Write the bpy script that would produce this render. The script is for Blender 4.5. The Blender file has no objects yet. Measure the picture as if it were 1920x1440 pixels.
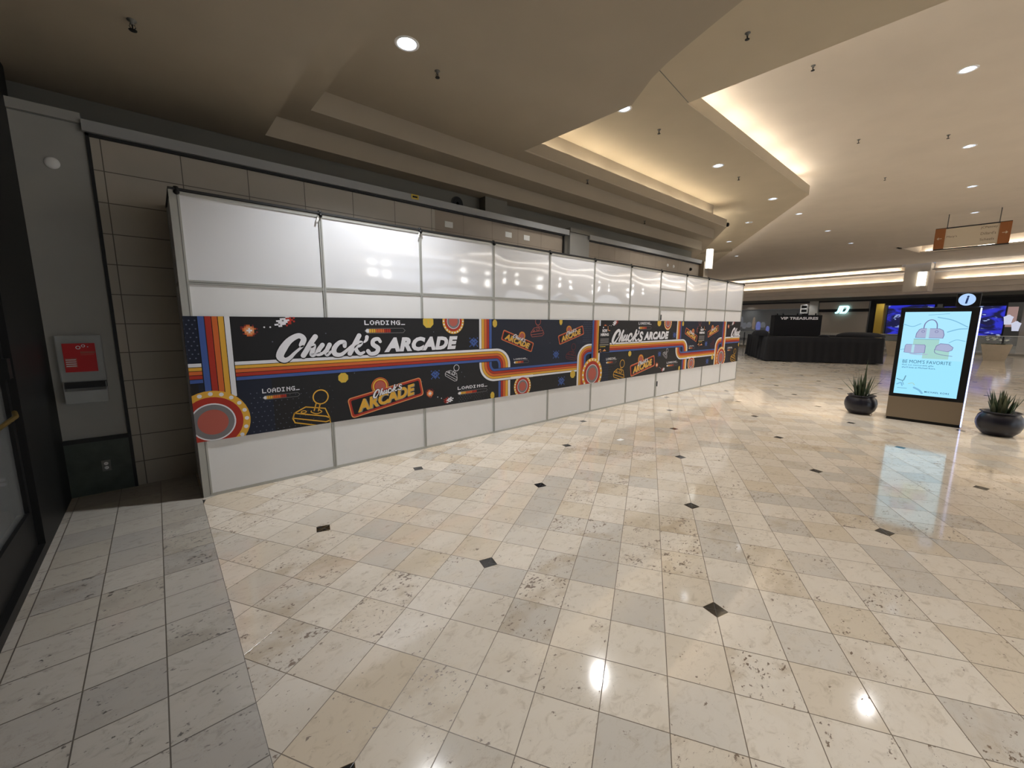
import bpy, bmesh, math, random
from mathutils import Vector, Matrix, noise as mnoise
random.seed(7)
S = bpy.context.scene
PI = math.pi
COL = S.collection

# ------------------------------------------------------------------ camera
cam_d = bpy.data.cameras.new('camera'); cam = bpy.data.objects.new('camera', cam_d); COL.objects.link(cam)
cam_d.sensor_width = 36; cam_d.lens = 759.16 / 1920 * 36; cam_d.clip_start = .05; cam_d.clip_end = 300
CAM = Vector((-0.2566, -4.9292, 1.7677))
Rt = Vector((0.75399415, -0.65685556, 0.00579568)); Dn = Vector((-0.0960282, -0.11894892, -0.98824579)); Fw = Vector((0.64982413, 0.744575, -0.15276345))
M = Matrix(((Rt.x, -Dn.x, -Fw.x), (Rt.y, -Dn.y, -Fw.y), (Rt.z, -Dn.z, -Fw.z)))
cam.matrix_world = Matrix.Translation(CAM) @ M.to_4x4()
S.camera = cam
# ------------------------------------------------------------------ world, exposure
W = bpy.data.worlds.new('world'); S.world = W; W.use_nodes = True
W.node_tree.nodes['Background'].inputs[0].default_value = (.80, .86, 1.0, 1)
W.node_tree.nodes['Background'].inputs[1].default_value = .38
S.view_settings.view_transform = 'Standard'; S.view_settings.look = 'None'
S.view_settings.exposure = 0.0; S.view_settings.gamma = 1.0; S.view_settings.use_curve_mapping = False
SPOT_BRIGHT = 440.0     # downlights of the tall ceiling
SPOT_TAN = 340.0        # downlights of the middle ceiling
SPOT_BROWN = 440.0      # downlight of the brown ceiling
COVE = 34.0              # emission of the cove tubes

# ------------------------------------------------------------------ materials
def lin(r, g, b):
    f = lambda c: (c / 255 / 12.92) if c / 255 <= .04045 else ((c / 255 + .055) / 1.055) ** 2.4
    return (f(r), f(g), f(b), 1)
def mat(name, col, rough=.6, metal=0, spec=.5, coat=0, emit=None, es=0, noise=0, nscale=8, bump=0, bscale=60, trans=0, alpha=1):
    m = bpy.data.materials.new(name); m.use_nodes = True
    nt = m.node_tree; b = nt.nodes['Principled BSDF']
    b.inputs['Base Color'].default_value = col; b.inputs['Roughness'].default_value = rough
    b.inputs['Metallic'].default_value = metal; b.inputs['Specular IOR Level'].default_value = spec
    b.inputs['Coat Weight'].default_value = coat; b.inputs['Coat Roughness'].default_value = .04
    b.inputs['Transmission Weight'].default_value = trans; b.inputs['Alpha'].default_value = alpha
    if emit: b.inputs['Emission Color'].default_value = emit; b.inputs['Emission Strength'].default_value = es
    if noise or bump:
        tc = nt.nodes.new('ShaderNodeTexCoord')
    if noise:
        n = nt.nodes.new('ShaderNodeTexNoise'); n.inputs['Scale'].default_value = nscale; n.inputs['Detail'].default_value = 5
        nt.links.new(tc.outputs['Object'], n.inputs['Vector'])
        r = nt.nodes.new('ShaderNodeMapRange'); r.inputs[1].default_value = .3; r.inputs[2].default_value = .7
        r.inputs[3].default_value = 1 - noise; r.inputs[4].default_value = 1 + noise
        nt.links.new(n.outputs[0], r.inputs[0])
        mx = nt.nodes.new('ShaderNodeVectorMath'); mx.operation = 'SCALE'; mx.inputs[0].default_value = col[:3]
        nt.links.new(r.outputs[0], mx.inputs['Scale']); nt.links.new(mx.outputs[0], b.inputs['Base Color'])
    if bump:
        n = nt.nodes.new('ShaderNodeTexNoise'); n.inputs['Scale'].default_value = bscale
        nt.links.new(tc.outputs['Object'], n.inputs['Vector'])
        bp = nt.nodes.new('ShaderNodeBump'); bp.inputs['Strength'].default_value = bump; bp.inputs['Distance'].default_value = .004
        nt.links.new(n.outputs[0], bp.inputs['Height']); nt.links.new(bp.outputs[0], b.inputs['Normal'])
    return m
class NB:
    """small node-maths builder"""
    def __init__(s, nt): s.nt = nt
    def _in(s, sock, v):
        if isinstance(v, bpy.types.NodeSocket): s.nt.links.new(v, sock)
        else: sock.default_value = v
    def m(s, op, *a):
        n = s.nt.nodes.new('ShaderNodeMath'); n.operation = op
        for i, v in enumerate(a): s._in(n.inputs[i], v)
        return n.outputs[0]
    def xyz(s, x, y, z=0.0):
        n = s.nt.nodes.new('ShaderNodeCombineXYZ')
        for i, v in enumerate((x, y, z)): s._in(n.inputs[i], v)
        return n.outputs[0]
    def white(s, v):
        n = s.nt.nodes.new('ShaderNodeTexWhiteNoise'); n.noise_dimensions = '3D'; s.nt.links.new(v, n.inputs['Vector']); return n
    def noise(s, v, scale, detail=4, rough=.55, dist=0):
        n = s.nt.nodes.new('ShaderNodeTexNoise'); s.nt.links.new(v, n.inputs['Vector'])
        n.inputs['Scale'].default_value = scale; n.inputs['Detail'].default_value = detail; n.inputs['Roughness'].default_value = rough
        n.inputs['Distortion'].default_value = dist; return n.outputs[0]
    def mix(s, f, a, b):
        n = s.nt.nodes.new('ShaderNodeMix'); n.data_type = 'RGBA'; s._in(n.inputs[0], f); s._in(n.inputs[6], a); s._in(n.inputs[7], b); return n.outputs[2]
    def ramp(s, x, lo, hi, a=0.0, b=1.0):
        n = s.nt.nodes.new('ShaderNodeMapRange'); n.interpolation_type = 'SMOOTHSTEP'
        s._in(n.inputs[0], x); s._in(n.inputs[1], lo); s._in(n.inputs[2], hi); s._in(n.inputs[3], a); s._in(n.inputs[4], b); return n.outputs[0]

TILE = .3048
def floor_material(name, ox, oy, ux, uy, vx, vy, tu, tv, light, tan, grey, grout, diamonds, gw=.0028):
    m = bpy.data.materials.new(name); m.use_nodes = True; nt = m.node_tree; B = nt.nodes['Principled BSDF']; k = NB(nt)
    geo = nt.nodes.new('ShaderNodeNewGeometry'); sp = nt.nodes.new('ShaderNodeSeparateXYZ'); nt.links.new(geo.outputs['Position'], sp.inputs[0])
    x = k.m('SUBTRACT', sp.outputs[0], ox); y = k.m('SUBTRACT', sp.outputs[1], oy)
    u = k.m('DIVIDE', k.m('ADD', k.m('MULTIPLY', x, ux), k.m('MULTIPLY', y, uy)), tu)
    v = k.m('DIVIDE', k.m('ADD', k.m('MULTIPLY', x, vx), k.m('MULTIPLY', y, vy)), tv)
    cu = k.m('FLOOR', u); cv = k.m('FLOOR', v); wn = k.white(k.xyz(cu, cv, 3.3))
    sc = nt.nodes.new('ShaderNodeSeparateColor'); nt.links.new(wn.outputs['Color'], sc.inputs[0])
    r1, r2, r3 = sc.outputs[0], sc.outputs[1], sc.outputs[2]
    du = k.m('MULTIPLY', k.m('ABSOLUTE', k.m('SUBTRACT', u, k.m('ROUND', u))), tu)
    dv = k.m('MULTIPLY', k.m('ABSOLUTE', k.m('SUBTRACT', v, k.m('ROUND', v))), tv)
    gr = k.ramp(k.m('MINIMUM', du, dv), gw * .5, gw, 1.0, 0.0)
    # every stone is cut from another place of the slab
    pv = k.xyz(k.m('ADD', sp.outputs[0], k.m('MULTIPLY', r1, 57.0)), k.m('ADD', k.m('MULTIPLY', sp.outputs[1], 1.5), k.m('MULTIPLY', r2, 41.0)), k.m('MULTIPLY', r3, 19.0))
    base = k.mix(k.ramp(r1, .45, .95), light, tan)
    base = k.mix(k.ramp(r2, .68, .9), base, grey)
    n1 = k.noise(pv, 5.0, 6, .6, .6)
    base = k.mix(k.ramp(n1, .42, .75, 0.0, .38), base, tan)
    # brownish clouding on the more weathered stones
    cl = k.m('MULTIPLY', k.ramp(k.noise(pv, 3.2, 3), .48, .68), k.ramp(r3, .55, 1.0))
    base = k.mix(k.m('MULTIPLY', cl, .45), base, lin(172, 146, 108) if diamonds else lin(150, 142, 130))
    # soft mottling and fine worm marks, on every stone
    mo = k.noise(pv, 13.0, 6, .68, .8); base = k.mix(k.ramp(mo, .50, .74, 0.0, .45), base, lin(168, 150, 124) if diamonds else lin(138, 132, 122))
    wm = k.noise(pv, 22.0, 3, .5, 1.6); wl = k.m('MULTIPLY', k.ramp(k.m('ABSOLUTE', k.m('SUBTRACT', wm, .5)), .0, .012, 1.0, 0.0), k.ramp(k.noise(pv, 4.5, 2), .50, .66))
    base = k.mix(k.m('MULTIPLY', wl, .35), base, lin(140, 118, 88))
    # pits and veins
    n2 = k.noise(pv, 34.0, 5, .62, .3); n3 = k.noise(pv, 6.5, 3)
    thr = k.m('SUBTRACT', .69, k.m('MULTIPLY', k.m('MULTIPLY', r3, r3), .095))
    thr = k.m('SUBTRACT', thr, k.m('MULTIPLY', k.ramp(n3, .48, .7), .10))
    pit = k.ramp(n2, thr, k.m('ADD', thr, .05))
    base = k.mix(k.m('MULTIPLY', pit, .9), base, lin(98, 72, 46) if diamonds else lin(74, 68, 62))
    base = k.mix(gr, base, grout)
    rough = k.m('ADD', .06, k.m('MULTIPLY', k.m('MAXIMUM', pit, gr), .4))
    rough = k.m('ADD', rough, k.m('MULTIPLY', k.noise(pv, 2.0, 2), .05))
    if diamonds:
        a = k.m('ABSOLUTE', k.m('MULTIPLY', k.m('SUBTRACT', k.m('DIVIDE', u, 5.0), k.m('ROUND', k.m('DIVIDE', u, 5.0))), 5.0))
        b = k.m('ABSOLUTE', k.m('MULTIPLY', k.m('SUBTRACT', k.m('DIVIDE', v, 5.0), k.m('ROUND', k.m('DIVIDE', v, 5.0))), 5.0))
        d = k.m('ADD', a, b)
        base = k.mix(k.m('LESS_THAN', d, .245), base, grout)
        base = k.mix(k.m('LESS_THAN', d, .232), base, (.018, .018, .018, 1))
        flatm = k.m('GREATER_THAN', d, .25); gr = k.m('MULTIPLY', gr, flatm); pit = k.m('MULTIPLY', pit, flatm)
        rough = k.m('MULTIPLY', rough, k.m('ADD', .8, k.m('MULTIPLY', flatm, .2)))
    nt.links.new(base, B.inputs['Base Color']); nt.links.new(rough, B.inputs['Roughness'])
    bp = nt.nodes.new('ShaderNodeBump'); bp.inputs['Strength'].default_value = .35; bp.inputs['Distance'].default_value = .002; bp.invert = True
    nt.links.new(k.m('ADD', gr, k.m('MULTIPLY', pit, .25)), bp.inputs['Height']); nt.links.new(bp.outputs[0], B.inputs['Normal'])
    B.inputs['IOR'].default_value = 1.8
    return m
def grid_material(name, x0, z0, sx, sz, cols, line, lw=.004, rough=.45):
    """wall cladding: stone slabs on an X/Z grid (object space of an unmoved object)"""
    m = bpy.data.materials.new(name); m.use_nodes = True; nt = m.node_tree; B = nt.nodes['Principled BSDF']; k = NB(nt)
    geo = nt.nodes.new('ShaderNodeNewGeometry'); sp = nt.nodes.new('ShaderNodeSeparateXYZ'); nt.links.new(geo.outputs['Position'], sp.inputs[0])
    u = k.m('DIVIDE', k.m('SUBTRACT', sp.outputs[0], x0), sx); v = k.m('DIVIDE', k.m('SUBTRACT', sp.outputs[2], z0), sz)
    wn = k.white(k.xyz(k.m('FLOOR', u), k.m('FLOOR', v), 1.7))
    du = k.m('MULTIPLY', k.m('ABSOLUTE', k.m('SUBTRACT', u, k.m('ROUND', u))), sx)
    dv = k.m('MULTIPLY', k.m('ABSOLUTE', k.m('SUBTRACT', v, k.m('ROUND', v))), sz)
    gr = k.m('LESS_THAN', k.m('MINIMUM', du, dv), lw)
    n = k.noise(geo.outputs['Position'], 2.2, 5)
    base = k.mix(wn.outputs['Value'], cols[0], cols[1])
    base = k.mix(k.ramp(n, .35, .7, 0.0, .5), base, cols[2])
    base = k.mix(gr, base, line)
    nt.links.new(base, B.inputs['Base Color']); B.inputs['Roughness'].default_value = rough
    return m

M_ = {}
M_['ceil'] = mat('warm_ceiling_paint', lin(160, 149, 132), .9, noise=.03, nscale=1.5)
M_['ceil_lit'] = mat('ceiling_paint_lit', lin(182, 170, 148), .9, noise=.03, nscale=1.5)  # ceiling paint made lighter; the stronger light is put into its colour
M_['ceil_brightlit'] = mat('ceiling_paint_brightly_lit', lin(206, 195, 180), .9, noise=.03, nscale=1.5)  # same paint lightened further, standing in for the brighter tall ceiling light
M_['wallgrey'] = mat('grey_wall_paint', lin(116, 113, 104), .85, noise=.05, nscale=2)
M_['pilaster'] = mat('light_grey_wall_paint', lin(160, 159, 153), .8, noise=.03, nscale=3)
M_['capwhite'] = mat('white_trim_paint', lin(158, 159, 158), .7)
M_['green'] = mat('dark_green_stone', lin(58, 66, 58), .4, noise=.25, nscale=9)
M_['black'] = mat('black_metal', (.010, .010, .010, 1), .5, spec=.25)
M_['blacktrim'] = mat('black_trim', (.01, .01, .01, 1), .6)
M_['panel'] = mat('white_laminate', lin(226, 226, 226), .38, noise=.015, nscale=3)
M_['gloss'] = mat('glossy_white_laminate', lin(226, 227, 230), .07, coat=.6)
M_['alu'] = mat('brushed_aluminium_post', lin(178, 178, 172), .4, .35)
M_['alud'] = mat('dark_groove', lin(110, 110, 106), .6)
M_['metal'] = mat('satin_bronze_metal', lin(150, 136, 118), .32, .6)
M_['glass'] = mat('clear_glass', (.9, .95, .95, 1), .03, alpha=.12, coat=.5)
M_['plastic'] = mat('clear_plastic', (.62, .64, .64, 1), .1, alpha=.38, coat=.8)
M_['white'] = mat('white_plastic', lin(230, 230, 228), .5)
M_['paper'] = mat('white_paper', lin(235, 235, 230), .8)
M_['red'] = mat('red_card', lin(190, 32, 36), .5)
M_['brass'] = mat('aged_brass', lin(150, 125, 60), .35, .8)
M_['pot'] = mat('dark_glazed_ceramic', (.010, .010, .018, 1), .32, coat=.1)
M_['soil'] = mat('dark_potting_soil', (.02, .014, .01, 1), 1, bump=.8, bscale=40)
M_['leaf'] = mat('dark_green_leaf', lin(62, 78, 52), .45, noise=.3, nscale=12)
M_['leaf2'] = mat('dusty_green_leaf', lin(84, 92, 66), .5, noise=.3, nscale=12)
M_['cloth'] = mat('black_cloth', (.006, .006, .008, 1), .95, bump=.3, bscale=120)
M_['beige'] = mat('beige_planter', lin(182, 170, 150), .6, noise=.05)
M_['brown'] = mat('rust_brown_sign', lin(150, 92, 48), .5)
M_['signface'] = mat('cream_sign_face', lin(205, 192, 170), .5)
M_['signtext'] = mat('faded_sign_letters', lin(104, 88, 70), .6)
M_['yellow'] = mat('yellow_paint', lin(186, 156, 58), .5)
M_['grill'] = mat('grey_roller_shutter', lin(150, 142, 132), .6)
M_['flower'] = mat('white_flower', lin(225, 228, 220), .6)
M_['bulb'] = mat('lamp_glass', (1, 1, 1, 1), .3, emit=(.86, .93, 1, 1), es=45)
M_['bulbfar'] = mat('lamp_glass_small', (1, 1, 1, 1), .3, emit=(.92, .95, 1, 1), es=7)
M_['reflector'] = mat('lamp_reflector', lin(215, 222, 232), .25, .7)
M_['cove'] = mat('cove_tube_glow', (1, 1, 1, 1), .5, emit=(1, .88, .70, 1), es=COVE)
M_['covew'] = mat('cove_tube_glow_pale', (1, 1, 1, 1), .5, emit=(1, .93, .83, 1), es=COVE)
M_['lantern'] = mat('frosted_lantern_glass', (1, 1, 1, 1), .5, emit=(1, .96, .84, 1), es=2.2)
M_['led'] = mat('led_strip_glow', (1, 1, 1, 1), .5, emit=(.40, .50, 1, 1), es=1.9)
M_['jd'] = mat('lit_letter_face', (1, 1, 1, 1), .5, emit=(.45, .95, 1, 1), es=1.6)
def flat(name, rgb, rough=.45): M_[name] = mat(name, lin(*rgb), rough, spec=.3)
flat('ink_black', (26, 25, 27)); flat('ink_navy', (24, 30, 48)); flat('ink_white', (226, 226, 232)); flat('ink_yellow', (222, 170, 62)); flat('ink_orange', (208, 104, 48))
flat('ink_red', (168, 48, 34)); flat('ink_blue', (66, 92, 158)); flat('ink_dot', (92, 98, 118)); flat('ink_pink', (176, 92, 80)); flat('ink_peach', (220, 150, 100)); flat('ink_grey', (120, 118, 120))
flat('ink_gold', (205, 178, 70)); flat('ink_darkred', (110, 40, 42)); flat('ink_line', (40, 46, 74)); flat('ink_shadow', (140, 138, 128)); flat('ink_char', (14, 13, 15))
def glow(name, rgb, s=1.0):
    c = lin(*rgb); M_[name] = mat(name, (0, 0, 0, 1), .25, emit=c, es=s, spec=.3)
glow('screen_sky', (164, 220, 242), 1.15); glow('screen_fold', (128, 188, 222)); glow('screen_bag', (172, 180, 212)); glow('screen_bagline', (120, 122, 168)); glow('screen_stripe', (178, 222, 236))
glow('screen_block', (168, 214, 206)); glow('screen_ink', (36, 76, 96)); glow('screen_lower', (152, 218, 248), 1.15); glow('screen_grey', (110, 160, 180)); glow('info_face', (176, 208, 250), 1.05); glow('info_mark', (40, 56, 96))

# ------------------------------------------------------------------ mesh builder
class MB:
    def __init__(s): s.v = []; s.f = []; s.m = []; s.mats = []; s.sm = []
    def mi(s, m):
        m = M_[m] if isinstance(m, str) else m
        if m not in s.mats: s.mats.append(m)
        return s.mats.index(m)
    def face(s, pts, m, smooth=False):
        i = len(s.v); s.v += [tuple(p) for p in pts]; s.f.append(list(range(i, i + len(pts)))); s.m.append(s.mi(m)); s.sm.append(smooth)
    def mesh(s, vs, fs, m, smooth=False):
        i = len(s.v); s.v += [tuple(p) for p in vs]; k = s.mi(m)
        for f in fs: s.f.append([i + a for a in f]); s.m.append(k); s.sm.append(smooth)
    def box(s, a, b, m, R=None, bev=0):
        x0, y0, z0 = [min(p, q) for p, q in zip(a, b)]; x1, y1, z1 = [max(p, q) for p, q in zip(a, b)]
        vs = [(x, y, z) for z in (z0, z1) for y in (y0, y1) for x in (x0, x1)]
        if R: vs = [R(Vector(p)) for p in vs]
        s.mesh(vs, [(0, 2, 3, 1), (4, 5, 7, 6), (0, 1, 5, 4), (2, 6, 7, 3), (0, 4, 6, 2), (1, 3, 7, 5)], m)
    def prism(s, poly, z0, z1, m):
        n = len(poly); a = sum(poly[i][0] * poly[(i + 1) % n][1] - poly[(i + 1) % n][0] * poly[i][1] for i in range(n))
        if a < 0: poly = poly[::-1]
        vs = [(p[0], p[1], z0) for p in poly] + [(p[0], p[1], z1) for p in poly]
        fs = [tuple(range(n))[::-1], tuple(range(n, 2 * n))] + [(i, (i + 1) % n, n + (i + 1) % n, n + i) for i in range(n)]
        s.mesh(vs, fs, m)
    def lathe(s, prof, c, m, seg=32, axis='z', smooth=True, caps=(1, 1)):
        vs = []; fs = []; n = len(prof)
        for r, h in prof:
            for j in range(seg):
                a = 2 * PI * j / seg
                p = (r * math.cos(a), r * math.sin(a), h)
                if axis == 'y': p = (p[0], h, p[1])
                if axis == 'x': p = (h, p[0], p[1])
                vs.append((c[0] + p[0], c[1] + p[1], c[2] + p[2]))
        for i in range(n - 1):
            for j in range(seg): fs.append((i * seg + j, i * seg + (j + 1) % seg, (i + 1) * seg + (j + 1) % seg, (i + 1) * seg + j))
        s.mesh(vs, fs, m, smooth)
        for k, rv in ((0, True), (n - 1, False)):
            if prof[k][0] > 1e-5 and caps[0 if k == 0 else 1]: s.mesh([vs[k * seg + j] for j in range(seg)], [tuple(range(seg))], m)
    def tube(s, pts, r, m, seg=8):
        pts = [Vector(p) for p in pts]; vs = []; fs = []
        rr = r if isinstance(r, (list, tuple)) else [r] * len(pts)
        for i, p in enumerate(pts):
            t = (pts[min(i + 1, len(pts) - 1)] - pts[max(i - 1, 0)]).normalized()
            a = t.cross(Vector((0, 0, 1)));  a = a if a.length > 1e-3 else t.cross(Vector((1, 0, 0)))
            a.normalize(); b = t.cross(a)
            for j in range(seg): q = 2 * PI * j / seg; vs.append(p + (a * math.cos(q) + b * math.sin(q)) * rr[i])
        for i in range(len(pts) - 1):
            for j in range(seg): fs.append((i * seg + j, i * seg + (j + 1) % seg, (i + 1) * seg + (j + 1) % seg, (i + 1) * seg + j))
        fs += [tuple(range(seg)), tuple(range((len(pts) - 1) * seg, len(pts) * seg))]
        s.mesh(vs, fs, m, True)
    def build(s, name, parent=None, bevel=0):
        me = bpy.data.meshes.new(name); me.from_pydata(s.v, [], s.f)
        for m in s.mats: me.materials.append(m)
        me.polygons.foreach_set('material_index', s.m); me.polygons.foreach_set('use_smooth', s.sm); me.update()
        o = bpy.data.objects.new(name, me); COL.objects.link(o)
        if parent: o.parent = parent
        if bevel:
            b = bmesh.new(); b.from_mesh(me); bmesh.ops.remove_doubles(b, verts=b.verts, dist=1e-5); bmesh.ops.recalc_face_normals(b, faces=b.faces); b.to_mesh(me); b.free()
            bv = o.modifiers.new('bevel', 'BEVEL'); bv.width = bevel; bv.segments = 2; bv.limit_method = 'ANGLE'
        return o
def empty(name, loc=(0, 0, 0), rz=0):
    o = bpy.data.objects.new(name, None); o.location = loc; o.rotation_euler = (0, 0, rz); o.empty_display_size = .1; COL.objects.link(o); return o
def tag(o, label=None, cat=None, group=None, kind=None):
    if label: o['label'] = label
    if cat: o['category'] = cat
    if group: o['group'] = group
    if kind: o['kind'] = kind
    return o
def struct(o, label=None):
    o['kind'] = 'structure'
    if label: o['label'] = label
    return o
def copy_tree(o, parent=None):
    c = o.copy(); COL.objects.link(c)
    if parent: c.parent = parent
    for ch in [x for x in COL.objects if x.parent == o and x != c]: copy_tree(ch, c)
    return c
def sbox(name, a, b, m): mb = MB(); mb.box(a, b, m); return struct(mb.build(name))

_font_cache = {}
def text_tris(body, shear=0, bold=0, spacing=1.0):
    """triangles of a string in the built-in typeface, normalised to x 0..1, y 0..1"""
    key = (body, shear, bold, spacing)
    if key in _font_cache: return _font_cache[key]
    c = bpy.data.curves.new('lettering', 'FONT'); c.body = body; c.size = 1; c.shear = shear; c.offset = bold; c.resolution_u = 3; c.space_character = spacing
    o = bpy.data.objects.new('lettering', c); COL.objects.link(o)
    dg = bpy.context.evaluated_depsgraph_get(); me = bpy.data.meshes.new_from_object(o.evaluated_get(dg))
    me.calc_loop_triangles(); vs = [v.co.copy() for v in me.vertices]
    x0 = min(v.x for v in vs); x1 = max(v.x for v in vs); y0 = min(v.y for v in vs); y1 = max(v.y for v in vs)
    T = [[((vs[i].x - x0) / (x1 - x0), (vs[i].y - y0) / (y1 - y0)) for i in t.vertices] for t in me.loop_triangles]
    bpy.data.objects.remove(o); bpy.data.curves.remove(c); bpy.data.meshes.remove(me)
    _font_cache[key] = T; return T

# ------------------------------------------------------------------ flat printed artwork
class Art:
    """polygons in a plane; place(x, z, layer) gives the world point; everything is clipped to the sheet"""
    def __init__(s, place, clip=None): s.mb = MB(); s.place = place; s.clip = clip; s.xf = None; s.layer = 1
    def poly(s, pts, m, layer=None):
        if s.xf: pts = [s.xf(p) for p in pts]
        if s.clip:
            x0, x1, z0, z1 = s.clip
            for ax, lim, sg in ((0, x0, 1), (0, x1, -1), (1, z0, 1), (1, z1, -1)):
                out = []
                for i, p in enumerate(pts):
                    q = pts[(i + 1) % len(pts)]; a = (p[ax] - lim) * sg >= 0; b = (q[ax] - lim) * sg >= 0
                    if a: out.append(p)
                    if a != b:
                        t = (lim - p[ax]) / (q[ax] - p[ax]); out.append((p[0] + t * (q[0] - p[0]), p[1] + t * (q[1] - p[1])))
                pts = out
                if len(pts) < 3: return
        L = s.layer if layer is None else layer
        s.mb.face([s.place(p[0], p[1], L) for p in pts], m)
    def rect(s, x0, x1, z0, z1, m, layer=None): s.poly([(x0, z0), (x1, z0), (x1, z1), (x0, z1)], m, layer)
    def disc(s, cx, cz, r, m, layer=None, seg=40, rz=None):
        s.poly([(cx + r * math.cos(2 * PI * i / seg), cz + (rz or r) * math.sin(2 * PI * i / seg)) for i in range(seg)], m, layer)
    def stroke(s, pts, w, m, layer=None, smooth=True):
        if smooth and len(pts) > 2:
            P = [Vector(p) for p in pts]; P = [P[0] * 2 - P[1]] + P + [P[-1] * 2 - P[-2]]
            W_ = list(w) if isinstance(w, (list, tuple)) else [w] * len(pts); out = []; ws = []
            for i in range(1, len(P) - 2):
                for k in range(6):
                    t = k / 6; a, b, c, d = P[i - 1], P[i], P[i + 1], P[i + 2]
                    out.append(.5 * (2 * b + (c - a) * t + (2 * a - 5 * b + 4 * c - d) * t * t + (3 * b - a - 3 * c + d) * t ** 3)); ws.append(W_[i - 1] * (1 - t) + W_[i] * t)
            out.append(P[-2]); ws.append(W_[-1]); pts = out; w = ws
        else:
            pts = [Vector(p) for p in pts]; w = list(w) if isinstance(w, (list, tuple)) else [w] * len(pts)
        L = s.layer if layer is None else layer
        keep = [0] + [i for i in range(1, len(pts)) if (pts[i] - pts[i - 1]).length > 1e-6]; pts = [pts[i] for i in keep]; w = [w[i] for i in keep]
        closed = len(pts) > 3 and (pts[0] - pts[-1]).length < 1e-5; n_ = len(pts); lf = []; rt = []
        for i in range(n_):
            a = pts[i] - pts[i - 1] if i else (pts[0] - pts[-2] if closed else pts[1] - pts[0]); b = pts[i + 1] - pts[i] if i < n_ - 1 else (pts[1] - pts[0] if closed else a)
            a = a.normalized(); b = b.normalized(); t = a + b; t = t.normalized() if t.length > 1e-4 else b; n = Vector((-t.y, t.x)); k = min(1.9, 1 / max(.3, abs(t.dot(b)))) * w[i] / 2
            lf.append(pts[i] + n * k); rt.append(pts[i] - n * k)
        for i in range(n_ - 1): s.poly([lf[i], rt[i], rt[i + 1], lf[i + 1]], m, L)
        if not closed:
            for p, q, c in ((lf[0], rt[0], pts[0]), (rt[-1], lf[-1], pts[-1])):
                v = p - c; s.poly([c + Vector((v.x * math.cos(g) - v.y * math.sin(g), v.x * math.sin(g) + v.y * math.cos(g))) for g in [PI * i / 8 for i in range(9)]], m, L)
    def text(s, body, x0, x1, z0, z1, m, layer=None, shear=0, bold=0, spacing=1.0, sk=0):
        for t in text_tris(body, shear, bold, spacing):
            s.poly([(x0 + p[0] * (x1 - x0), z0 + p[1] * (z1 - z0) + sk * p[0]) for p in t], m, layer)
    def ring(s, cx, cz, ro, ri, m, layer=None, seg=40):
        for i in range(seg):
            a, b = 2 * PI * i / seg, 2 * PI * (i + 1) / seg
            s.poly([(cx + ro * math.cos(a), cz + ro * math.sin(a)), (cx + ro * math.cos(b), cz + ro * math.sin(b)), (cx + ri * math.cos(b), cz + ri * math.sin(b)), (cx + ri * math.cos(a), cz + ri * math.sin(a))], m, layer)
PIX = {'L': '1000 1000 1000 1000 1111', 'O': '0110 1001 1001 1001 0110', 'A': '0110 1001 1111 1001 1001', 'D': '1110 1001 1001 1001 1110', 'I': '1110 0100 0100 0100 1110', 'N': '1001 1101 1011 1001 1001', 'G': '0111 1000 1011 1001 0111', '_': '0000 0000 0000 0000 1111'}
def loading(A, x0, x1, z0, z1, bz0, bz1, layer=8, tx=None):
    """pixel-letter LOADING_ with its progress bar"""
    word = 'LOADING_'; n = sum(5 for c in word) - 1; px = ((tx or x1) - x0) / n; pz = (z1 - z0) / 5; x = x0
    for ch in word:
        for r, row in enumerate(PIX[ch].split()):
            for c, b in enumerate(row):
                if b == '1': A.rect(x + c * px, x + (c + 1) * px * 1.0 + px * .02, z1 - (r + 1) * pz, z1 - r * pz, 'ink_white', layer)
        x += 5 * px
    h = bz1 - bz0; w = x1 - x0
    A.stroke([(x0 + h / 2, bz0), (x1 - h / 2, bz0), (x1, bz0 + h / 2), (x1 - h / 2, bz1), (x0 + h / 2, bz1), (x0, bz0 + h / 2), (x0 + h / 2, bz0)], h * .1, 'ink_grey', layer, smooth=False)
    A.poly([(x0 + h * .45, bz0 + h * .12), (x0 + w * .1, bz0 + h * .12), (x0 + w * .1, bz1 - h * .12), (x0 + h * .45, bz1 - h * .12), (x0 + h * .12, bz0 + h / 2)], 'ink_white', layer + .5)
    cols = ['ink_yellow'] * 3 + ['ink_orange'] * 4 + ['ink_red'] * 3
    for i, c in enumerate(cols):
        a = x0 + w * (.105 + i * .053); A.rect(a, a + w * .043, bz0 + h * .12, bz1 - h * .12, c, layer + .5)
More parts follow.
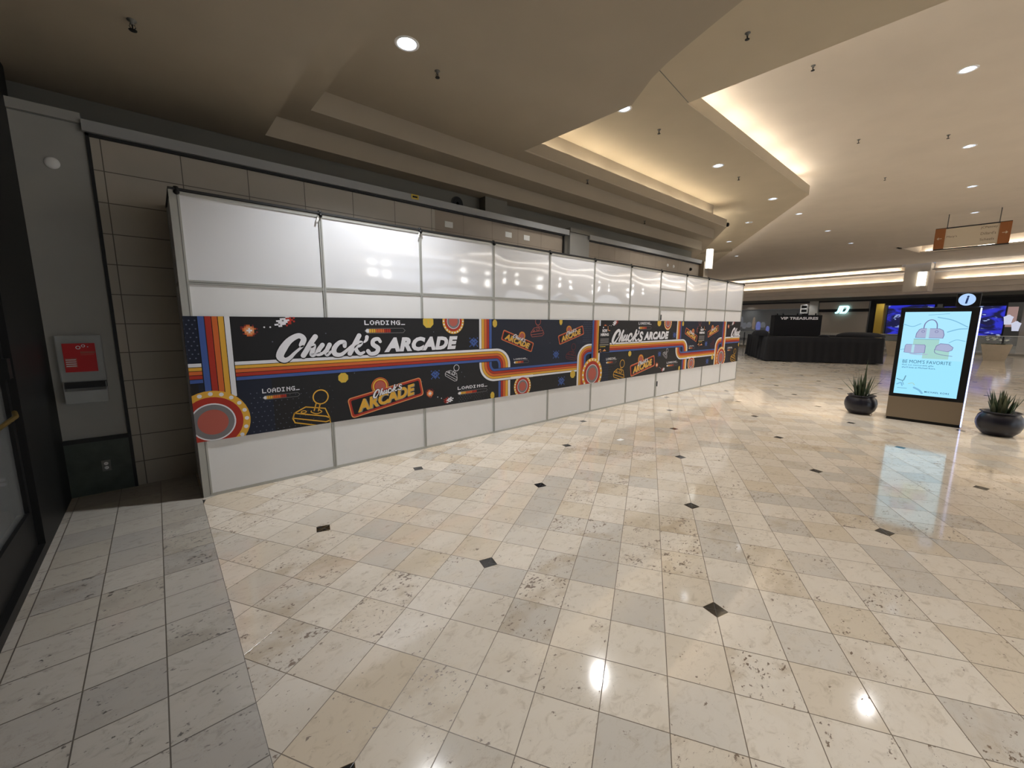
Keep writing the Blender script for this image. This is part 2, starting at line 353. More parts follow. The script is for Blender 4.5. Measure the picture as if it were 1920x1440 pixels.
GL = {
 'C': [(0.248, 0.137), (0.273, 0.202), (0.225, 0.239), (0.134, 0.192), (0.064, 0.105), (0.028, 0.023), (0.067, -0.021), (0.12, -0.001), (0.177, 0.055), (0.259, 0.123)],
 'h': [(0.395, 0.225), (0.347, 0.16), (0.299, 0.082), (0.259, 0.021)],
 'h2': [(0.272, 0.037), (0.325, 0.108), (0.37, 0.126), (0.361, 0.08), (0.345, 0.027), (0.376, 0.023), (0.437, 0.09)],
 'u': [(0.465, 0.13), (0.423, 0.077), (0.408, 0.031), (0.459, 0.035), (0.514, 0.087), (0.542, 0.13)],
 'u2': [(0.542, 0.13), (0.506, 0.06), (0.51, 0.019), (0.557, 0.051)],
 'c': [(0.712, 0.108), (0.708, 0.152), (0.65, 0.150), (0.592, 0.085), (0.597, 0.022), (0.662, 0.010), (0.73, 0.055), (0.80, 0.115)],
 'k': [(0.888, 0.228), (0.836, 0.139), (0.8, 0.073), (0.767, 0.019)],
 'k2': [(0.807, 0.08), (0.863, 0.138), (0.91, 0.143), (0.888, 0.11), (0.847, 0.092), (0.851, 0.045), (0.89, 0.009), (0.938, 0.027)],
 'ap': [(0.982, 0.209), (0.973, 0.175), (0.947, 0.149)],
 's': [(1.148, 0.15), (1.121, 0.183), (1.063, 0.17), (1.054, 0.118), (1.115, 0.068), (1.091, 0.014), (1.02, 0.003), (0.987, 0.039)]}
GW = {'C': [.05, .052, .05, .058, .07, .066, .05, .038, .028, .022], 'h': .05, 'h2': [.026, .03, .045, .045, .042, .03, .022], 'u': [.045, .045, .045, .03, .03, .04], 'u2': [.045, .043, .04, .025],
      'c': [.040, .046, .042, .05, .05, .04, .032, .024], 'k': .05, 'k2': [.028, .036, .04, .034, .034, .042, .038, .026], 'ap': [.042, .036, .02], 's': [.036, .04, .044, .05, .052, .046, .042, .044]}
def chucks(A, x, z, sc, rot=0, m='ink_white', layer=9, fat=1.0):
    c, s_ = math.cos(rot), math.sin(rot)
    for ki, (key, pts) in enumerate(GL.items()):
        P = [(x + sc * (p[0] * c - p[1] * s_), z + sc * (p[0] * s_ + p[1] * c)) for p in pts]
        w = GW[key]; w = [a * sc * fat for a in w] if isinstance(w, list) else w * sc * fat
        A.stroke(P, w, m, layer + .35 * ki)
def rrect(w, h, r, n=5):
    out = []
    for cx, cz, a0 in ((w / 2 - r, h / 2 - r, 0), (-w / 2 + r, h / 2 - r, 90), (-w / 2 + r, -h / 2 + r, 180), (w / 2 - r, -h / 2 + r, 270)):
        for i in range(n + 1): a = math.radians(a0 + 90 * i / n); out.append((cx + r * math.cos(a), cz + r * math.sin(a)))
    return out
def logo(A, cx, cz, w, h, rot, layer=10, disc=(0, .0)):
    """tilted ARCADE badge: orange and red outline, yellow capitals, white script and a marquee disc"""
    c, s_ = math.cos(rot), math.sin(rot); old = A.xf
    A.xf = lambda p: (cx + p[0] * c - p[1] * s_, cz + p[0] * s_ + p[1] * c)
    A.disc(disc[0] * w, h * (.5 + disc[1]), h * .44, 'ink_orange', layer - 2); A.disc(disc[0] * w, h * (.5 + disc[1]), h * .40, 'ink_char', layer - 1.7)
    A.ring(disc[0] * w, h * (.5 + disc[1]), h * .38, h * .30, 'ink_yellow', layer - 1.5)
    A.disc(disc[0] * w, h * (.5 + disc[1]), h * .26, 'ink_pink', layer + 2.4); A.ring(disc[0] * w, h * (.5 + disc[1]), h * .30, h * .26, 'ink_red', layer + 2.4)
    A.poly(rrect(w, h, h * .16), 'ink_peach', layer); A.poly(rrect(w - h * .07, h * .92, h * .14), 'ink_orange', layer + .4)
    A.poly(rrect(w - h * .11, h * .89, h * .13), 'ink_red', layer + .8); A.poly(rrect(w - h * .28, h * .72, h * .08), 'ink_char', layer + 1.2)
    A.text('ARCADE', -w * .405, w * .40, -h * .34, h * .25, 'ink_shadow', layer + 1.6, shear=.25, bold=.055, spacing=1.05)
    A.text('ARCADE', -w * .415, w * .39, -h * .31, h * .28, 'ink_yellow', layer + 2, shear=.25, bold=.05, spacing=1.05)
    A.xf = old
    sc = w * .41 / 1.17
    ox, oz = -w * .19, h * .18
    px, pz = cx + ox * c - oz * s_, cz + ox * s_ + oz * c
    chucks(A, px, pz, sc, rot, 'ink_char', layer + 3, 1.6); chucks(A, px, pz, sc, rot, 'ink_white', layer + 6.8, 1.0)
def joystick(A, cx, cz, sc, rot, m, layer=8, w=.012):
    old = A.xf; c, s_ = math.cos(rot) * sc, math.sin(rot) * sc
    A.xf = lambda p: (cx + p[0] * c - p[1] * s_, cz + p[0] * s_ + p[1] * c)
    A.ring(0, 0, .088, .074, m, layer)
    for l in ([(-.285, -.151), (-.165, -.096), (.04, -.14), (.085, -.26)], [(-.285, -.151), (.045, -.235), (.085, -.26)], [(-.285, -.151), (-.305, -.21), (-.285, -.26), (.02, -.35), (.09, -.325), (.085, -.26)],
              [(-.305, -.205), (.04, -.30), (.088, -.29)], [(-.055, -.072), (-.08, -.15)], [(-.012, -.085), (-.035, -.16)]):
        A.stroke(l, w / sc * min(1, sc * 1.1), m, layer, smooth=False)
    A.stroke([(-.05 + -.06 * 1, -.15), (-.11, -.165), (-.055, -.19), (.0, -.175), (-.02, -.15)], w / sc * .8, m, layer)
    A.stroke([(-.19 + .028 * math.cos(a), -.15 + .014 * math.sin(a)) for a in [i * PI / 4 for i in range(9)]], w / sc * .7, m, layer, smooth=False)
    A.xf = old
def marquee(A, cx, cz, R, layer=7, bulbs=20):
    """round marquee badge; its middle is left plain"""
    A.disc(cx, cz, R, 'ink_yellow', layer); A.disc(cx, cz, R * .80, 'ink_red', layer + 1); A.disc(cx, cz, R * .60, 'ink_white', layer + 2); A.disc(cx, cz, R * .56, 'ink_grey', layer + 2.5)
    A.disc(cx, cz, R * .40, 'ink_pink', layer + 3)
    for i in range(bulbs):
        a = 2 * PI * i / bulbs; A.disc(cx + R * .9 * math.cos(a), cz + R * .9 * math.sin(a), R * .062, 'ink_white', layer + 1.5, seg=12)
def coin(A, cx, cz, r, layer=8, sq=1.0):
    old = A.xf; A.xf = lambda p: (cx + p[0] * sq, cz + p[1])
    A.poly([(r * math.cos(a), r * math.sin(a)) for a in [PI / 8 + i * PI / 4 for i in range(8)]], 'ink_gold', layer); A.ring(0, 0, r * .72, r * .6, 'ink_yellow', layer + .5, seg=16); A.rect(-r * .12, r * .12, -r * .35, r * .35, 'ink_yellow', layer + .5); A.xf = old
def burst(A, cx, cz, R, seed, layer=8):
    rnd = random.Random(seed); n = 9; px = 2 * R / n
    for i in range(n):
        for j in range(n):
            x, z = (i - n / 2 + .5) * px, (j - n / 2 + .5) * px; d = math.hypot(x, z) / R
            if d + rnd.random() * .45 < 1.05:
                A.rect(cx + x - px / 2, cx + x + px / 2, cz + z - px / 2, cz + z + px / 2, 'ink_white' if d < .25 else 'ink_peach' if d < .5 else 'ink_orange' if d < .8 else 'ink_darkred', layer)
def pixels(A, cx, cz, px, rows, layer=8, slope=0):
    for r, row in enumerate(rows):
        for c, ch in enumerate(row):
            m = {'w': 'ink_white', 'r': 'ink_red', 'b': 'ink_blue', 'g': 'ink_grey'}.get(ch)
            if m: x = cx + (c - len(row) / 2) * px; z = cz + (len(rows) / 2 - r) * px + slope * (x - cx); A.rect(x, x + px, z - px, z, m, layer)
ROCKET = ['......wwrr.', '...wwwrrr.r', '.wwwgwwwrr.', '..wwwwwrr.r', 'wwgwww.rr..', '..ww..r....']
CLUSTER = ['b...b...b', '..bb.bb..', '.bbbbbbb.', 'bb.bbb.bb', '.bbb.bbb.', '..bbbbb..', '.b.bbb.b.', 'b...b...b']
RB = ['ink_white', 'ink_yellow', 'ink_orange', 'ink_red', 'ink_blue']
def bundle(A, kind, layer, x0=0, **k):
    """five-colour ribbon made of straight runs and quarter bends; bounds run white -> blue"""
    for i, m in enumerate(RB):
        g = .006
        def rect(a, b, c, d): A.rect(x0 + a, x0 + b, c, d, m, layer + .2)
        if kind == 'h':
            z = k['z']; lo, hi = sorted((z[i], z[i + 1])); rect(k['a'], k['b'], lo + g * .5, hi - g * .5)
        elif kind == 'v':
            x = k['x']; lo, hi = sorted((x[i], x[i + 1])); rect(lo + g * .5, hi - g * .5, k['a'], k['b'])
        elif kind == 'bend':
            x, z, cx, cz = k['x'], k['z'], k['cx'], k['cz']; n = 14; sx = 1 if x[0] > cx else -1; sz = 1 if z[0] > cz else -1
            ro = (abs(x[i] - cx) - g * .5, abs(z[i] - cz) - g * .5); ri = (abs(x[i + 1] - cx) + g * .5, abs(z[i + 1] - cz) + g * .5)
            for q in range(n):
                a, b = PI / 2 * q / n, PI / 2 * (q + 1) / n
                A.poly([(x0 + cx + sx * ro[0] * math.cos(a), cz + sz * ro[1] * math.sin(a)), (x0 + cx + sx * ro[0] * math.cos(b), cz + sz * ro[1] * math.sin(b)),
                        (x0 + cx + sx * ri[0] * math.cos(b), cz + sz * ri[1] * math.sin(b)), (x0 + cx + sx * ri[0] * math.cos(a), cz + sz * ri[1] * math.sin(a))], m, layer + .2)
ZU = [1.352, 1.312, 1.275, 1.235, 1.195, 1.155]; ZL = [.84, .877, .917, .957, .997, 1.037]
XR = [3.99, 3.94, 3.885, 3.835, 3.79, 3.74]; XL = [3.37, 3.415, 3.465, 3.515, 3.56, 3.61]; XP = [5.645, 5.695, 5.745, 5.79, 5.84, 5.90]; XV = [.305, .255, .205, .155, .10, .045]
def period(A, x0, first=False):
    def back(a, b, c, d): A.rect(x0 + a, x0 + b, c, d, 'ink_char', 3.6)
    A.rect(x0 + 3.61, x0 + 6.05, 1.037, 1.80, 'ink_navy', 1); A.rect(x0 + .0, x0 + .62, .57, 1.15, 'ink_navy', 1); A.rect(x0 - .4, x0 + .045, 1.35, 1.8, 'ink_navy', 1.2)
    for i in range(26):   # diagonal hatching
        xa = 5.35 + i * .034; A.poly([(x0 + xa, 1.80), (x0 + xa + .007, 1.80), (x0 + xa + .307, 1.36), (x0 + xa + .30, 1.36)], 'ink_line', 1.5)
    for i in range(16):
        for j in range(9): # dotted fields
            for (bx, bz, w, h, n) in ((.42, .60, .9, .46, 1), (3.0, .60, .72, .25, 2)):
                t = i / 16
                if random.random() < 1.1 - t * .8:
                    cx, cz = x0 + bx + w * (i + .5 * (j % 2)) / 16, bz + h * j / 9; r = .0055 * (1.2 - .6 * t)
                    A.poly([(cx - r, cz), (cx, cz - r), (cx + r, cz), (cx, cz + r)], 'ink_dot', 2)
    for i in range(6):
        for j in range(10):
            cx, cz = x0 - .22 + i * .045 + .022 * (j % 2), 1.40 + j * .04; A.disc(cx, cz, .007, 'ink_dot', 2, seg=6)
    for sx, sz in ((.66, 1.54), (1.2, 1.62), (1.9, 1.0), (2.4, .95), (2.6, 1.62), (3.1, .96), (3.05, 1.03), (4.9, 1.4), (4.7, .78), (4.9, .95), (1.5, 1.14)): A.disc(x0 + sx, sz, .007, 'ink_dot', 2, seg=6)
    back(.045, .31, .57, 1.8); 
    bundle(A, 'v', 4, x0, x=XL, a=1.11, b=1.81)
    bundle(A, 'v', 4, x0, x=XR, a=.57, b=1.08)
    A.rect(x0 - .02, x0 + 3.7, 1.15, 1.357, 'ink_char', 4.7)
    bundle(A, 'h', 5, x0, z=ZU, a=-.02, b=3.70); bundle(A, 'bend', 5, x0, x=XR, z=ZU, cx=3.70, cz=1.08)
    A.rect(x0 + 3.67, x0 + 5.9, .835, 1.04, 'ink_char', 5.7)
    bundle(A, 'h', 6, x0, z=ZL, a=3.67, b=5.86); bundle(A, 'bend', 6, x0, x=XL, z=ZL, cx=3.67, cz=1.11)
    if x0 + 5.6 < 13.4:
        A.rect(x0 + 5.64, x0 + 5.905, .57, 1.08, 'ink_char', 6.7)
        bundle(A, 'v', 7, x0, x=XP, a=.57, b=1.09); bundle(A, 'bend', 7, x0, x=XP, z=ZU, cx=6.0, cz=1.09); bundle(A, 'h', 7, x0, z=ZU, a=6.0, b=6.05)
    A.rect(x0 + .04, x0 + .31, .9, 1.8, 'ink_char', 7.7); bundle(A, 'v', 8, x0, x=XV, a=1.0, b=1.81)
    marquee(A, x0 + .085, .76, .315, layer=10)
    burst(A, x0 + .46, 1.66, .075, 3); A.disc(x0 + .595, 1.693, .009, 'ink_white', 8, seg=8); A.disc(x0 + .65, 1.693, .009, 'ink_white', 8, seg=8); pixels(A, x0 + .79, 1.755, .018, ROCKET, 8, .1)
    chucks(A, x0 + .69, 1.36, 1.0, 0, 'ink_char', 9.6, 1.55); chucks(A, x0 + .69, 1.36, 1.0, 0, 'ink_white', 13.5, 1.12)
    A.text('ARCADE', x0 + 1.885, x0 + 2.985, 1.372, 1.558, 'ink_white', 11, shear=.22, bold=.065, spacing=1.08)
    loading(A, x0 + 1.65, x0 + 2.18, 1.715, 1.77, 1.615, 1.672)
    coin(A, x0 + 2.52, 1.755, .085); marquee(A, x0 + 2.92, 1.765, .178, 8, 22)
    pixels(A, x0 + 3.27, 1.46, .017, CLUSTER); pixels(A, x0 + 2.61, 1.03, .015, CLUSTER); pixels(A, x0 + 5.06, 1.19, .017, CLUSTER); pixels(A, x0 + 5.22, .70, .019, CLUSTER)
    loading(A, x0 + .525, x0 + .885, 1.0, 1.048, .93, .972)
    joystick(A, x0 + 1.10, .895, 1.0, 0, 'ink_yellow', w=.013)
    coin(A, x0 + 1.365, 1.095, .062)
    logo(A, x0 + 1.91, .80, 1.00, .255, math.radians(10.5), 12, disc=(-.07, .14))
    burst(A, x0 + 2.52, .775, .065, 5); A.disc(x0 + 2.64, .71, .008, 'ink_white', 8, seg=8); A.disc(x0 + 2.70, .685, .008, 'ink_white', 8, seg=8); pixels(A, x0 + 2.82, .645, .015, [r[::-1] for r in ROCKET][::-1], 8, -.1)
    joystick(A, x0 + 2.96, 1.10, .55, -.25, 'ink_white', w=.009)
    loading(A, x0 + 2.975, x0 + 3.52, .775, .82, .70, .745)
    coin(A, x0 + 3.62, .62, .06, 9, .7); coin(A, x0 + 3.67, 1.735, .062, 8, .75); marquee(A, x0 + 4.26, .70, .19, 5.4, 24); A.rect(x0 + 4.0, x0 + 4.5, .84, .9, 'ink_white', 5.95)
    logo(A, x0 + 4.15, 1.45, .70, .165, math.radians(-19), 12, disc=(.08, .16)); logo(A, x0 + 5.46, 1.53, .70, .17, math.radians(15), 12, disc=(-.06, .14))
    joystick(A, x0 + 4.60, 1.77, .75, .35, 'ink_pink', w=.010); joystick(A, x0 + 5.53, 1.31, .72, .1, 'ink_darkred', w=.010)
    loading(A, x0 + 4.06, x0 + 4.40, 1.15, 1.175, 1.09, 1.13, tx=x0 + 4.36)
    coin(A, x0 + 5.17, 1.775, .07, 8, .6); coin(A, x0 + 5.53, .80, .075)

# ================================================================== SETTING
# floor: diagonal polished stone with black insets, and the straight-laid border strip
fm = floor_material('polished_travertine', .66248, -1.42098, .50588, -.86266, .86266, .50588, TILE, TILE, lin(228, 217, 200), lin(218, 203, 180), lin(207, 199, 186), lin(104, 86, 64), True)
fs = floor_material('honed_border_stone', -.07, -3.216, 1, 0, 0, 1, .31, .3045, lin(190, 184, 174), lin(182, 175, 163), lin(176, 171, 164), lin(88, 80, 70), False, gw=.004)
mb = MB(); mb.face([(-.07, -18, 0), (60, -18, 0), (60, 26, 0), (-.07, 26, 0)], fm); struct(mb.build('floor'), 'cream stone floor laid diagonally with small black insets')
mb = MB(); mb.face([(-8, -18, 0), (-.07, -18, 0), (-.07, 1.6, 0), (-8, 1.6, 0)], fs); struct(mb.build('floor'), 'grey stone border strip along the dark shopfront')

def slab(poly, z0, z1, holes=(), label=None, m='ceil'):
    """ceiling slab whose downlight openings are real holes"""
    c = bpy.data.curves.new('ceiling', 'CURVE'); c.dimensions = '2D'; c.fill_mode = 'BOTH'; c.extrude = (z1 - z0) / 2
    def spl(pts):
        s = c.splines.new('POLY'); s.points.add(len(pts) - 1); s.use_cyclic_u = True
        for i, p in enumerate(pts): s.points[i].co = (p[0], p[1], 0, 1)
    spl(poly)
    for hx, hy, r in holes: spl([(hx + r * math.cos(2 * PI * i / 24), hy + r * math.sin(2 * PI * i / 24)) for i in range(24)])
    o = bpy.data.objects.new('ceiling', c); COL.objects.link(o)
    me = bpy.data.meshes.new_from_object(o.evaluated_get(bpy.context.evaluated_depsgraph_get())); bpy.data.objects.remove(o); bpy.data.curves.remove(c)
    for v in me.vertices: v.co.z += (z0 + z1) / 2
    me.materials.clear(); me.materials.append(M_[m])
    o = bpy.data.objects.new('ceiling', me); COL.objects.link(o); return struct(o, label)
RL = .095
DL_BROWN = [(1.884, -.867), (-1.2, -9.0), (1.9, -6.5), (1.9, -11)]
DL_TAN = [(5.63, -.83), (9.15, -.82), (12.67, -.81), (15.03, .59), (17.98, 2.35), (20.2, 3.7)]
DL_BRI = [(9.45, -4.33), (13.5, -4.29), (17.47, -4.29), (21.6, -4.31), (17.35, -.2), (21.4, -.22), (25.5, -.3), (25.6, 4.9), (25.7, -4.3), (9.45, -8.3), (13.5, -8.3), (17.47, -8.3), (21.6, -8.3)]
CURVE = [(4.476, .227), (4.543, -1.70), (4.49, -1.772), (4.354, -1.966), (4.211, -2.166), (4.086, -2.411), (3.999, -2.629), (3.927, -2.822), (3.843, -3.053), (3.774, -3.255), (3.70, -3.65), (3.66, -4.1), (3.68, -4.6), (3.76, -5.1), (3.9, -5.6), (4.5, -7), (4.5, -18)]
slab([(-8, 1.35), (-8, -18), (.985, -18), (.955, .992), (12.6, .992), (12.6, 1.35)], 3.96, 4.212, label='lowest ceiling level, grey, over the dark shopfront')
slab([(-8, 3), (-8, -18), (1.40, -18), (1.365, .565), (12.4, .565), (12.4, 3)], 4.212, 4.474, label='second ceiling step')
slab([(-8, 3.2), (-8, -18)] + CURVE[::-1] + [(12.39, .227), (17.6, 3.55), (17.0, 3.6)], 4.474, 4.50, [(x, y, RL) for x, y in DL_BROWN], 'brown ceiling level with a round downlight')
mb = MB()
for a, b in zip(CURVE[:-1], CURVE[1:]): mb.box((0, 0, 0), (1, 1, 1), 'ceil', lambda p, a=a, b=b: (a[0] + (b[0] - a[0]) * p.x - .1 + .1 * p.y, a[1] + (b[1] - a[1]) * p.x, 4.49 + .6 * p.z))
mb.box((4.4, .227, 4.50), (12.39, .26, 4.69), 'ceil'); d = Vector((17.6 - 12.39, 3.55 - .227)); n2 = Vector((d.y, -d.x)).normalized() * .03
mb.box((0, 0, 0), (1, 1, 1), 'ceil', lambda p: (12.39 + d.x * p.x - n2.x * p.y, .227 + d.y * p.x - n2.y * p.y, 4.50 + .19 * p.z))
mb.box((3, .52, 4.50), (12.13, .62, 5.085), 'ceil'); struct(mb.build('ceiling'), 'ceiling cove with its upstand lip and lit back')
slab([(3, .6), (3, -18), (6.36, -18), (6.27, -4.31), (6.21, -1.56), (12.95, -1.56), (25.1, 6.2), (25.1, 12), (14, 12), (12.2, .6)], 5.085, 5.10, [(x, y, RL) for x, y in DL_TAN], 'middle ceiling level lit by the cove', 'ceil_lit')
mb = MB(); mb.box((6.25, -1.558, 5.09), (12.93, -1.53, 5.31), 'ceil_lit'); mb.box((6.4, -1.05, 5.10), (12.7, -1.0, 5.60), 'ceil_lit')
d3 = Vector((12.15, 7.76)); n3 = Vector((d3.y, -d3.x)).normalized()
mb.box((0, 0, 0), (1, 1, 1), 'ceil_lit', lambda p: (12.95 + d3.x * p.x - n3.x * .03 * p.y, -1.556 + d3.y * p.x - n3.y * .03 * p.y, 5.09 + .22 * p.z))
mb.box((0, 0, 0), (1, 1, 1), 'ceil_lit', lambda p: (12.8 + d3.x * p.x - n3.x * (.5 + .05 * p.y), -1.5 + d3.y * p.x - n3.y * (.5 + .05 * p.y), 5.10 + .5 * p.z))
mb.box((6.15, -18, 5.09), (6.2, -1.56, 5.31), 'ceil_lit'); mb.box((5.9, -18, 5.10), (5.95, -1.3, 5.60), 'ceil_lit')
mb.box((19.75, 2.9, 4.98), (19.8, 4.6, 5.085), 'ceil_lit')
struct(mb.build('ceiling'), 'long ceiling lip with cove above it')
mb = MB(); jn = [(4.9, -1.765), (6.22, -1.60)]; mb.box((0, 0, 0), (1, 1, 1), 'alud', lambda p: (4.7 + 1.5 * p.x, -1.76 + .17 * p.x + .008 * p.y, 5.081 + .004 * p.z)); struct(mb.build('trim_1'), 'thin dark ceiling joint')
E1 = [(25, -18), (26.2, -10), (27.75, -5.35), (29.22, -1.74), (28.98, -.72), (29.95, 8.33), (30.9, 18)]
slab([(5.9, -18)] + E1 + [(5.9, 18)], 5.60, 5.62, [(x, y, RL) for x, y in DL_BRI], 'tall pale ceiling with rows of downlights', 'ceil_brightlit')

# far side frame: s runs to the right along the far shops, D is the distance from the camera across the hall
NF = Vector((.98599604, -.16676875)); EF = Vector((-.16676875, -.98599604))
def F(s, D, z): return (CAM.x + NF.x * D + EF.x * s, CAM.y + NF.y * D + EF.y * s, z)
def fbox(mb, s0, s1, d0, d1, z0, z1, m): mb.box((s0, d0, z0), (s1, d1, z1), m, lambda p: F(p.x, p.y, p.z))
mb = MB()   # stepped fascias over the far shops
fbox(mb, -40, -8.0, 27.2, 36.6, 5.62, 5.66, 'ceil_brightlit'); fbox(mb, -8.0, 14, 31.1, 36.6, 5.60, 5.66, 'ceil_brightlit'); fbox(mb, -8.0, 14, 31.3, 31.4, 5.6, 6.3, 'ceil_brightlit'); fbox(mb, -8.15, -8.0, 27.9, 31.4, 5.6, 6.3, 'ceil_brightlit'); fbox(mb, -8.0, 14, 31.08, 31.12, 5.6, 5.68, 'ceil_brightlit')
fbox(mb, -40, -10.2, 36.6, 37.6, 5.50, 5.66, 'ceil_brightlit')
fbox(mb, -40, -10.2, 37.5, 37.6, 5.28, 5.66, 'ceil_brightlit'); fbox(mb, -8.8, 14, 37.5, 37.6, 5.28, 5.80, 'ceil_brightlit')
fbox(mb, -40, 14, 37.2, 38.9, 5.24, 5.28, 'ceil_brightlit'); fbox(mb, -40, -10.3, 37.2, 37.24, 5.24, 5.31, 'ceil_brightlit'); fbox(mb, -8.8, 14, 37.2, 37.24, 5.24, 5.31, 'ceil_brightlit')
fbox(mb, -40, 14, 39.1, 39.2, 4.66, 5.24, 'ceil_brightlit'); fbox(mb, -40, 14, 38.75, 38.79, 4.5, 4.72, 'ceil_brightlit'); fbox(mb, -40, 14, 38.75, 39.5, 4.46, 4.5, 'ceil_brightlit')
fbox(mb, -40, 14, 39.2, 39.25, 4.2, 4.46, 'ceil_brightlit'); fbox(mb, -40, 14, 39.2, 39.8, 4.16, 4.2, 'ceil_brightlit'); fbox(mb, -40, 14, 39.7, 39.75, 3.9, 4.16, 'ceil_brightlit'); fbox(mb, -40, 14, 39.7, 40.9, 3.86, 3.9, 'ceil_brightlit')
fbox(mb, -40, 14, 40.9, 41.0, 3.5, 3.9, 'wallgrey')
fbox(mb, -10.1, -8.85, 36.9, 37.9, 3.86, 5.66, 'ceil_brightlit')
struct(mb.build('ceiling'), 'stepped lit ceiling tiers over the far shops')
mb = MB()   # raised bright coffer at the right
fbox(mb, -8.15, 14, 27.0, 31.4, 6.3, 6.34, 'ceil_brightlit'); struct(mb.build('ceiling'), 'raised coffer of the tall ceiling')
# left shopfront, pilaster and clad wall
clad = grid_material('stone_wall_slabs', .11, .258, .6, .2925, (lin(176, 168, 154), lin(182, 173, 159), lin(168, 162, 148)), lin(92, 86, 78), .004)
clad2 = grid_material('brown_wall_slabs', .11, .258, .6, .2925 * 2, (lin(158, 145, 128), lin(152, 139, 123), lin(140, 129, 115)), lin(96, 84, 72), .003)
mb = MB(); mb.box((-.56, .84, 0), (3.17, .95, 3.50), clad); struct(mb.build('wall_back'), 'stone slab wall beside and behind the white hoarding')
mb = MB(); mb.box((3.17, .85, 0), (6.14, .95, 3.50), clad2); struct(mb.build('wall_back'), 'brown slab wall above the hoarding')
mb = MB(); mb.box((6.95, .84, 0), (12.2, .95, 3.50), clad2); struct(mb.build('wall_back'), 'brown slab wall right of the grey pier')
mb = MB(); mb.box((-8, 1.30, 0), (12.6, 1.42, 3.96), 'wallgrey'); mb.box((4.37, 1.12, 3.55), (4.88, 1.30, 3.96), 'wallgrey'); mb.box((12.2, .70, 0), (12.5, 1.42, 3.56), 'ceil'); struct(mb.build('wall_back'), 'grey recessed wall above the shopfronts')
mb = MB(); mb.box((-.60, .77, 3.50), (6.24, 1.0, 3.60), 'capwhite'); mb.box((-.60, .90, 3.60), (6.24, 1.3, 3.61), 'capwhite')
struct(mb.build('trim_2'), 'pale ledge along the top of the clad wall')
mb = MB(); mb.box((6.9, .77, 3.50), (12.22, 1.0, 3.60), 'capwhite'); struct(mb.build('trim_3'), 'pale ledge above the right clad wall')
mb = MB(); mb.box((-.585, .81, 3.475), (6.14, .842, 3.50), 'blacktrim'); mb.box((-.585, .81, 0), (-.56, .842, 3.50), 'blacktrim'); mb.box((6.12, .81, 0), (6.15, .85, 3.50), 'blacktrim'); struct(mb.build('trim_4'), 'black edging around the clad wall')
mb = MB(); mb.box((6.95, .81, 3.475), (12.2, .842, 3.50), 'blacktrim'); struct(mb.build('trim_5'), 'black edging of the right clad wall')
mb = MB(); mb.box((6.15, .88, 0), (6.32, 1.3, 3.55), 'wallgrey'); mb.box((6.32, .82, 0), (6.94, 1.3, 3.58), 'pilaster'); mb.box((6.28, .78, 3.58), (6.96, 1.2, 3.66), 'wallgrey'); struct(mb.build('wall_back'), 'pale grey pier between two clad walls')
mb = MB(); mb.box((-1.08, .83, .585), (-.585, 1.3, 3.57), 'pilaster'); mb.box((-1.08, .80, 3.57), (-.60, 1.3, 3.655), 'pilaster'); mb.box((-1.08, .825, 3.562), (-.6, .9, 3.572), 'alud'); struct(mb.build('wall_left'), 'light grey pilaster beside the dark shopfront')
mb = MB(); mb.box((-1.08, .815, 0), (-.585, 1.3, .545), 'green'); mb.box((-1.08, .80, .545), (-.575, 1.3, .585), 'blacktrim'); struct(mb.build('baseboard_left'), 'dark green stone base of the pilaster')
mb = MB(); mb.box((-1.30, -.42, 0), (-1.05, 1.0, 3.96), 'black'); mb.box((-1.25, -18, 3.0), (-1.06, -.42, 3.96), 'black'); mb.box((-1.16, -3.2, 0), (-1.05, -.42, .07), 'black'); struct(mb.build('wall_left'), 'black pier and head of the dark shopfront')
# glazed door of the dark shopfront
dr = empty('door_1', (-1.12, -1.4, .07)); struct(dr, 'dark glazed shop door at the left edge')
mb = MB(); mb.box((-.03, -1.0, 0), (.03, -.9, 2.9), 'black'); mb.box((-.03, .92, 0), (.03, .98, 2.9), 'black'); mb.box((-.03, -.9, 0), (.03, .92, .28), 'black'); mb.box((-.03, -.9, 2.8), (.03, .92, 2.9), 'black'); mb.build('door_frame', dr)
mb = MB(); mb.box((-.006, -.9, .28), (.006, .92, 2.8), 'glass'); mb.build('glass_pane', dr)
mb = MB(); mb.tube([(.05, -.85, 1.03), (.09, -.7, 1.04), (.09, .7, 1.04), (.05, .9, 1.04)], .014, 'brass'); mb.build('door_handle', dr)
mb = MB(); mb.box((.02, .86, 1.28), (.065, .95, 1.42), 'black'); mb.build('door_lock', dr)
mb = MB(); mb.box((-4, -18, 0), (-3.9, 1.3, 3.96), 'wallgrey'); mb.box((-3.9, -18, 3.0), (-1.25, 1.3, 3.05), 'wallgrey'); struct(mb.build('wall_left'), 'dim wall inside the dark shop')
mb = MB(); mb.box((-1.15, -18, 0), (-1.07, -2.45, 3.0), 'black'); struct(mb.build('wall_left'), 'black shopfront nearer the camera')
# side across the hall, behind the camera
mb = MB(); mb.box((-8, -16.2, 0), (60, -16, 3.6), 'wallgrey'); mb.box((-8, -16.1, 3.6), (60, -15.5, 5.6), 'ceil'); struct(mb.build('wall_right'), 'shops across the hall')
M_['bluesign'] = mat('lit_blue_white_sign', (1, 1, 1, 1), .5, emit=(.62, .74, 1, 1), es=1.6)
M_['tier'] = mat('bright_cove_glow', (1, 1, 1, 1), .5, emit=(1, .94, .86, 1), es=7)
M_['lanternfar'] = mat('bright_lantern_glass', (1, 1, 1, 1), .5, emit=(1, .98, .94, 1), es=14)
M_['shopwin'] = mat('lit_shop_window', (1, 1, 1, 1), .5, emit=(.75, .86, 1, 1), es=1.6)
mb = MB()
for a, b in ((2.5, 8.5), (9.5, 15), (17, 22), (25, 31)): mb.box((a, -16.0, .3), (b, -15.95, 2.9), 'shopwin')
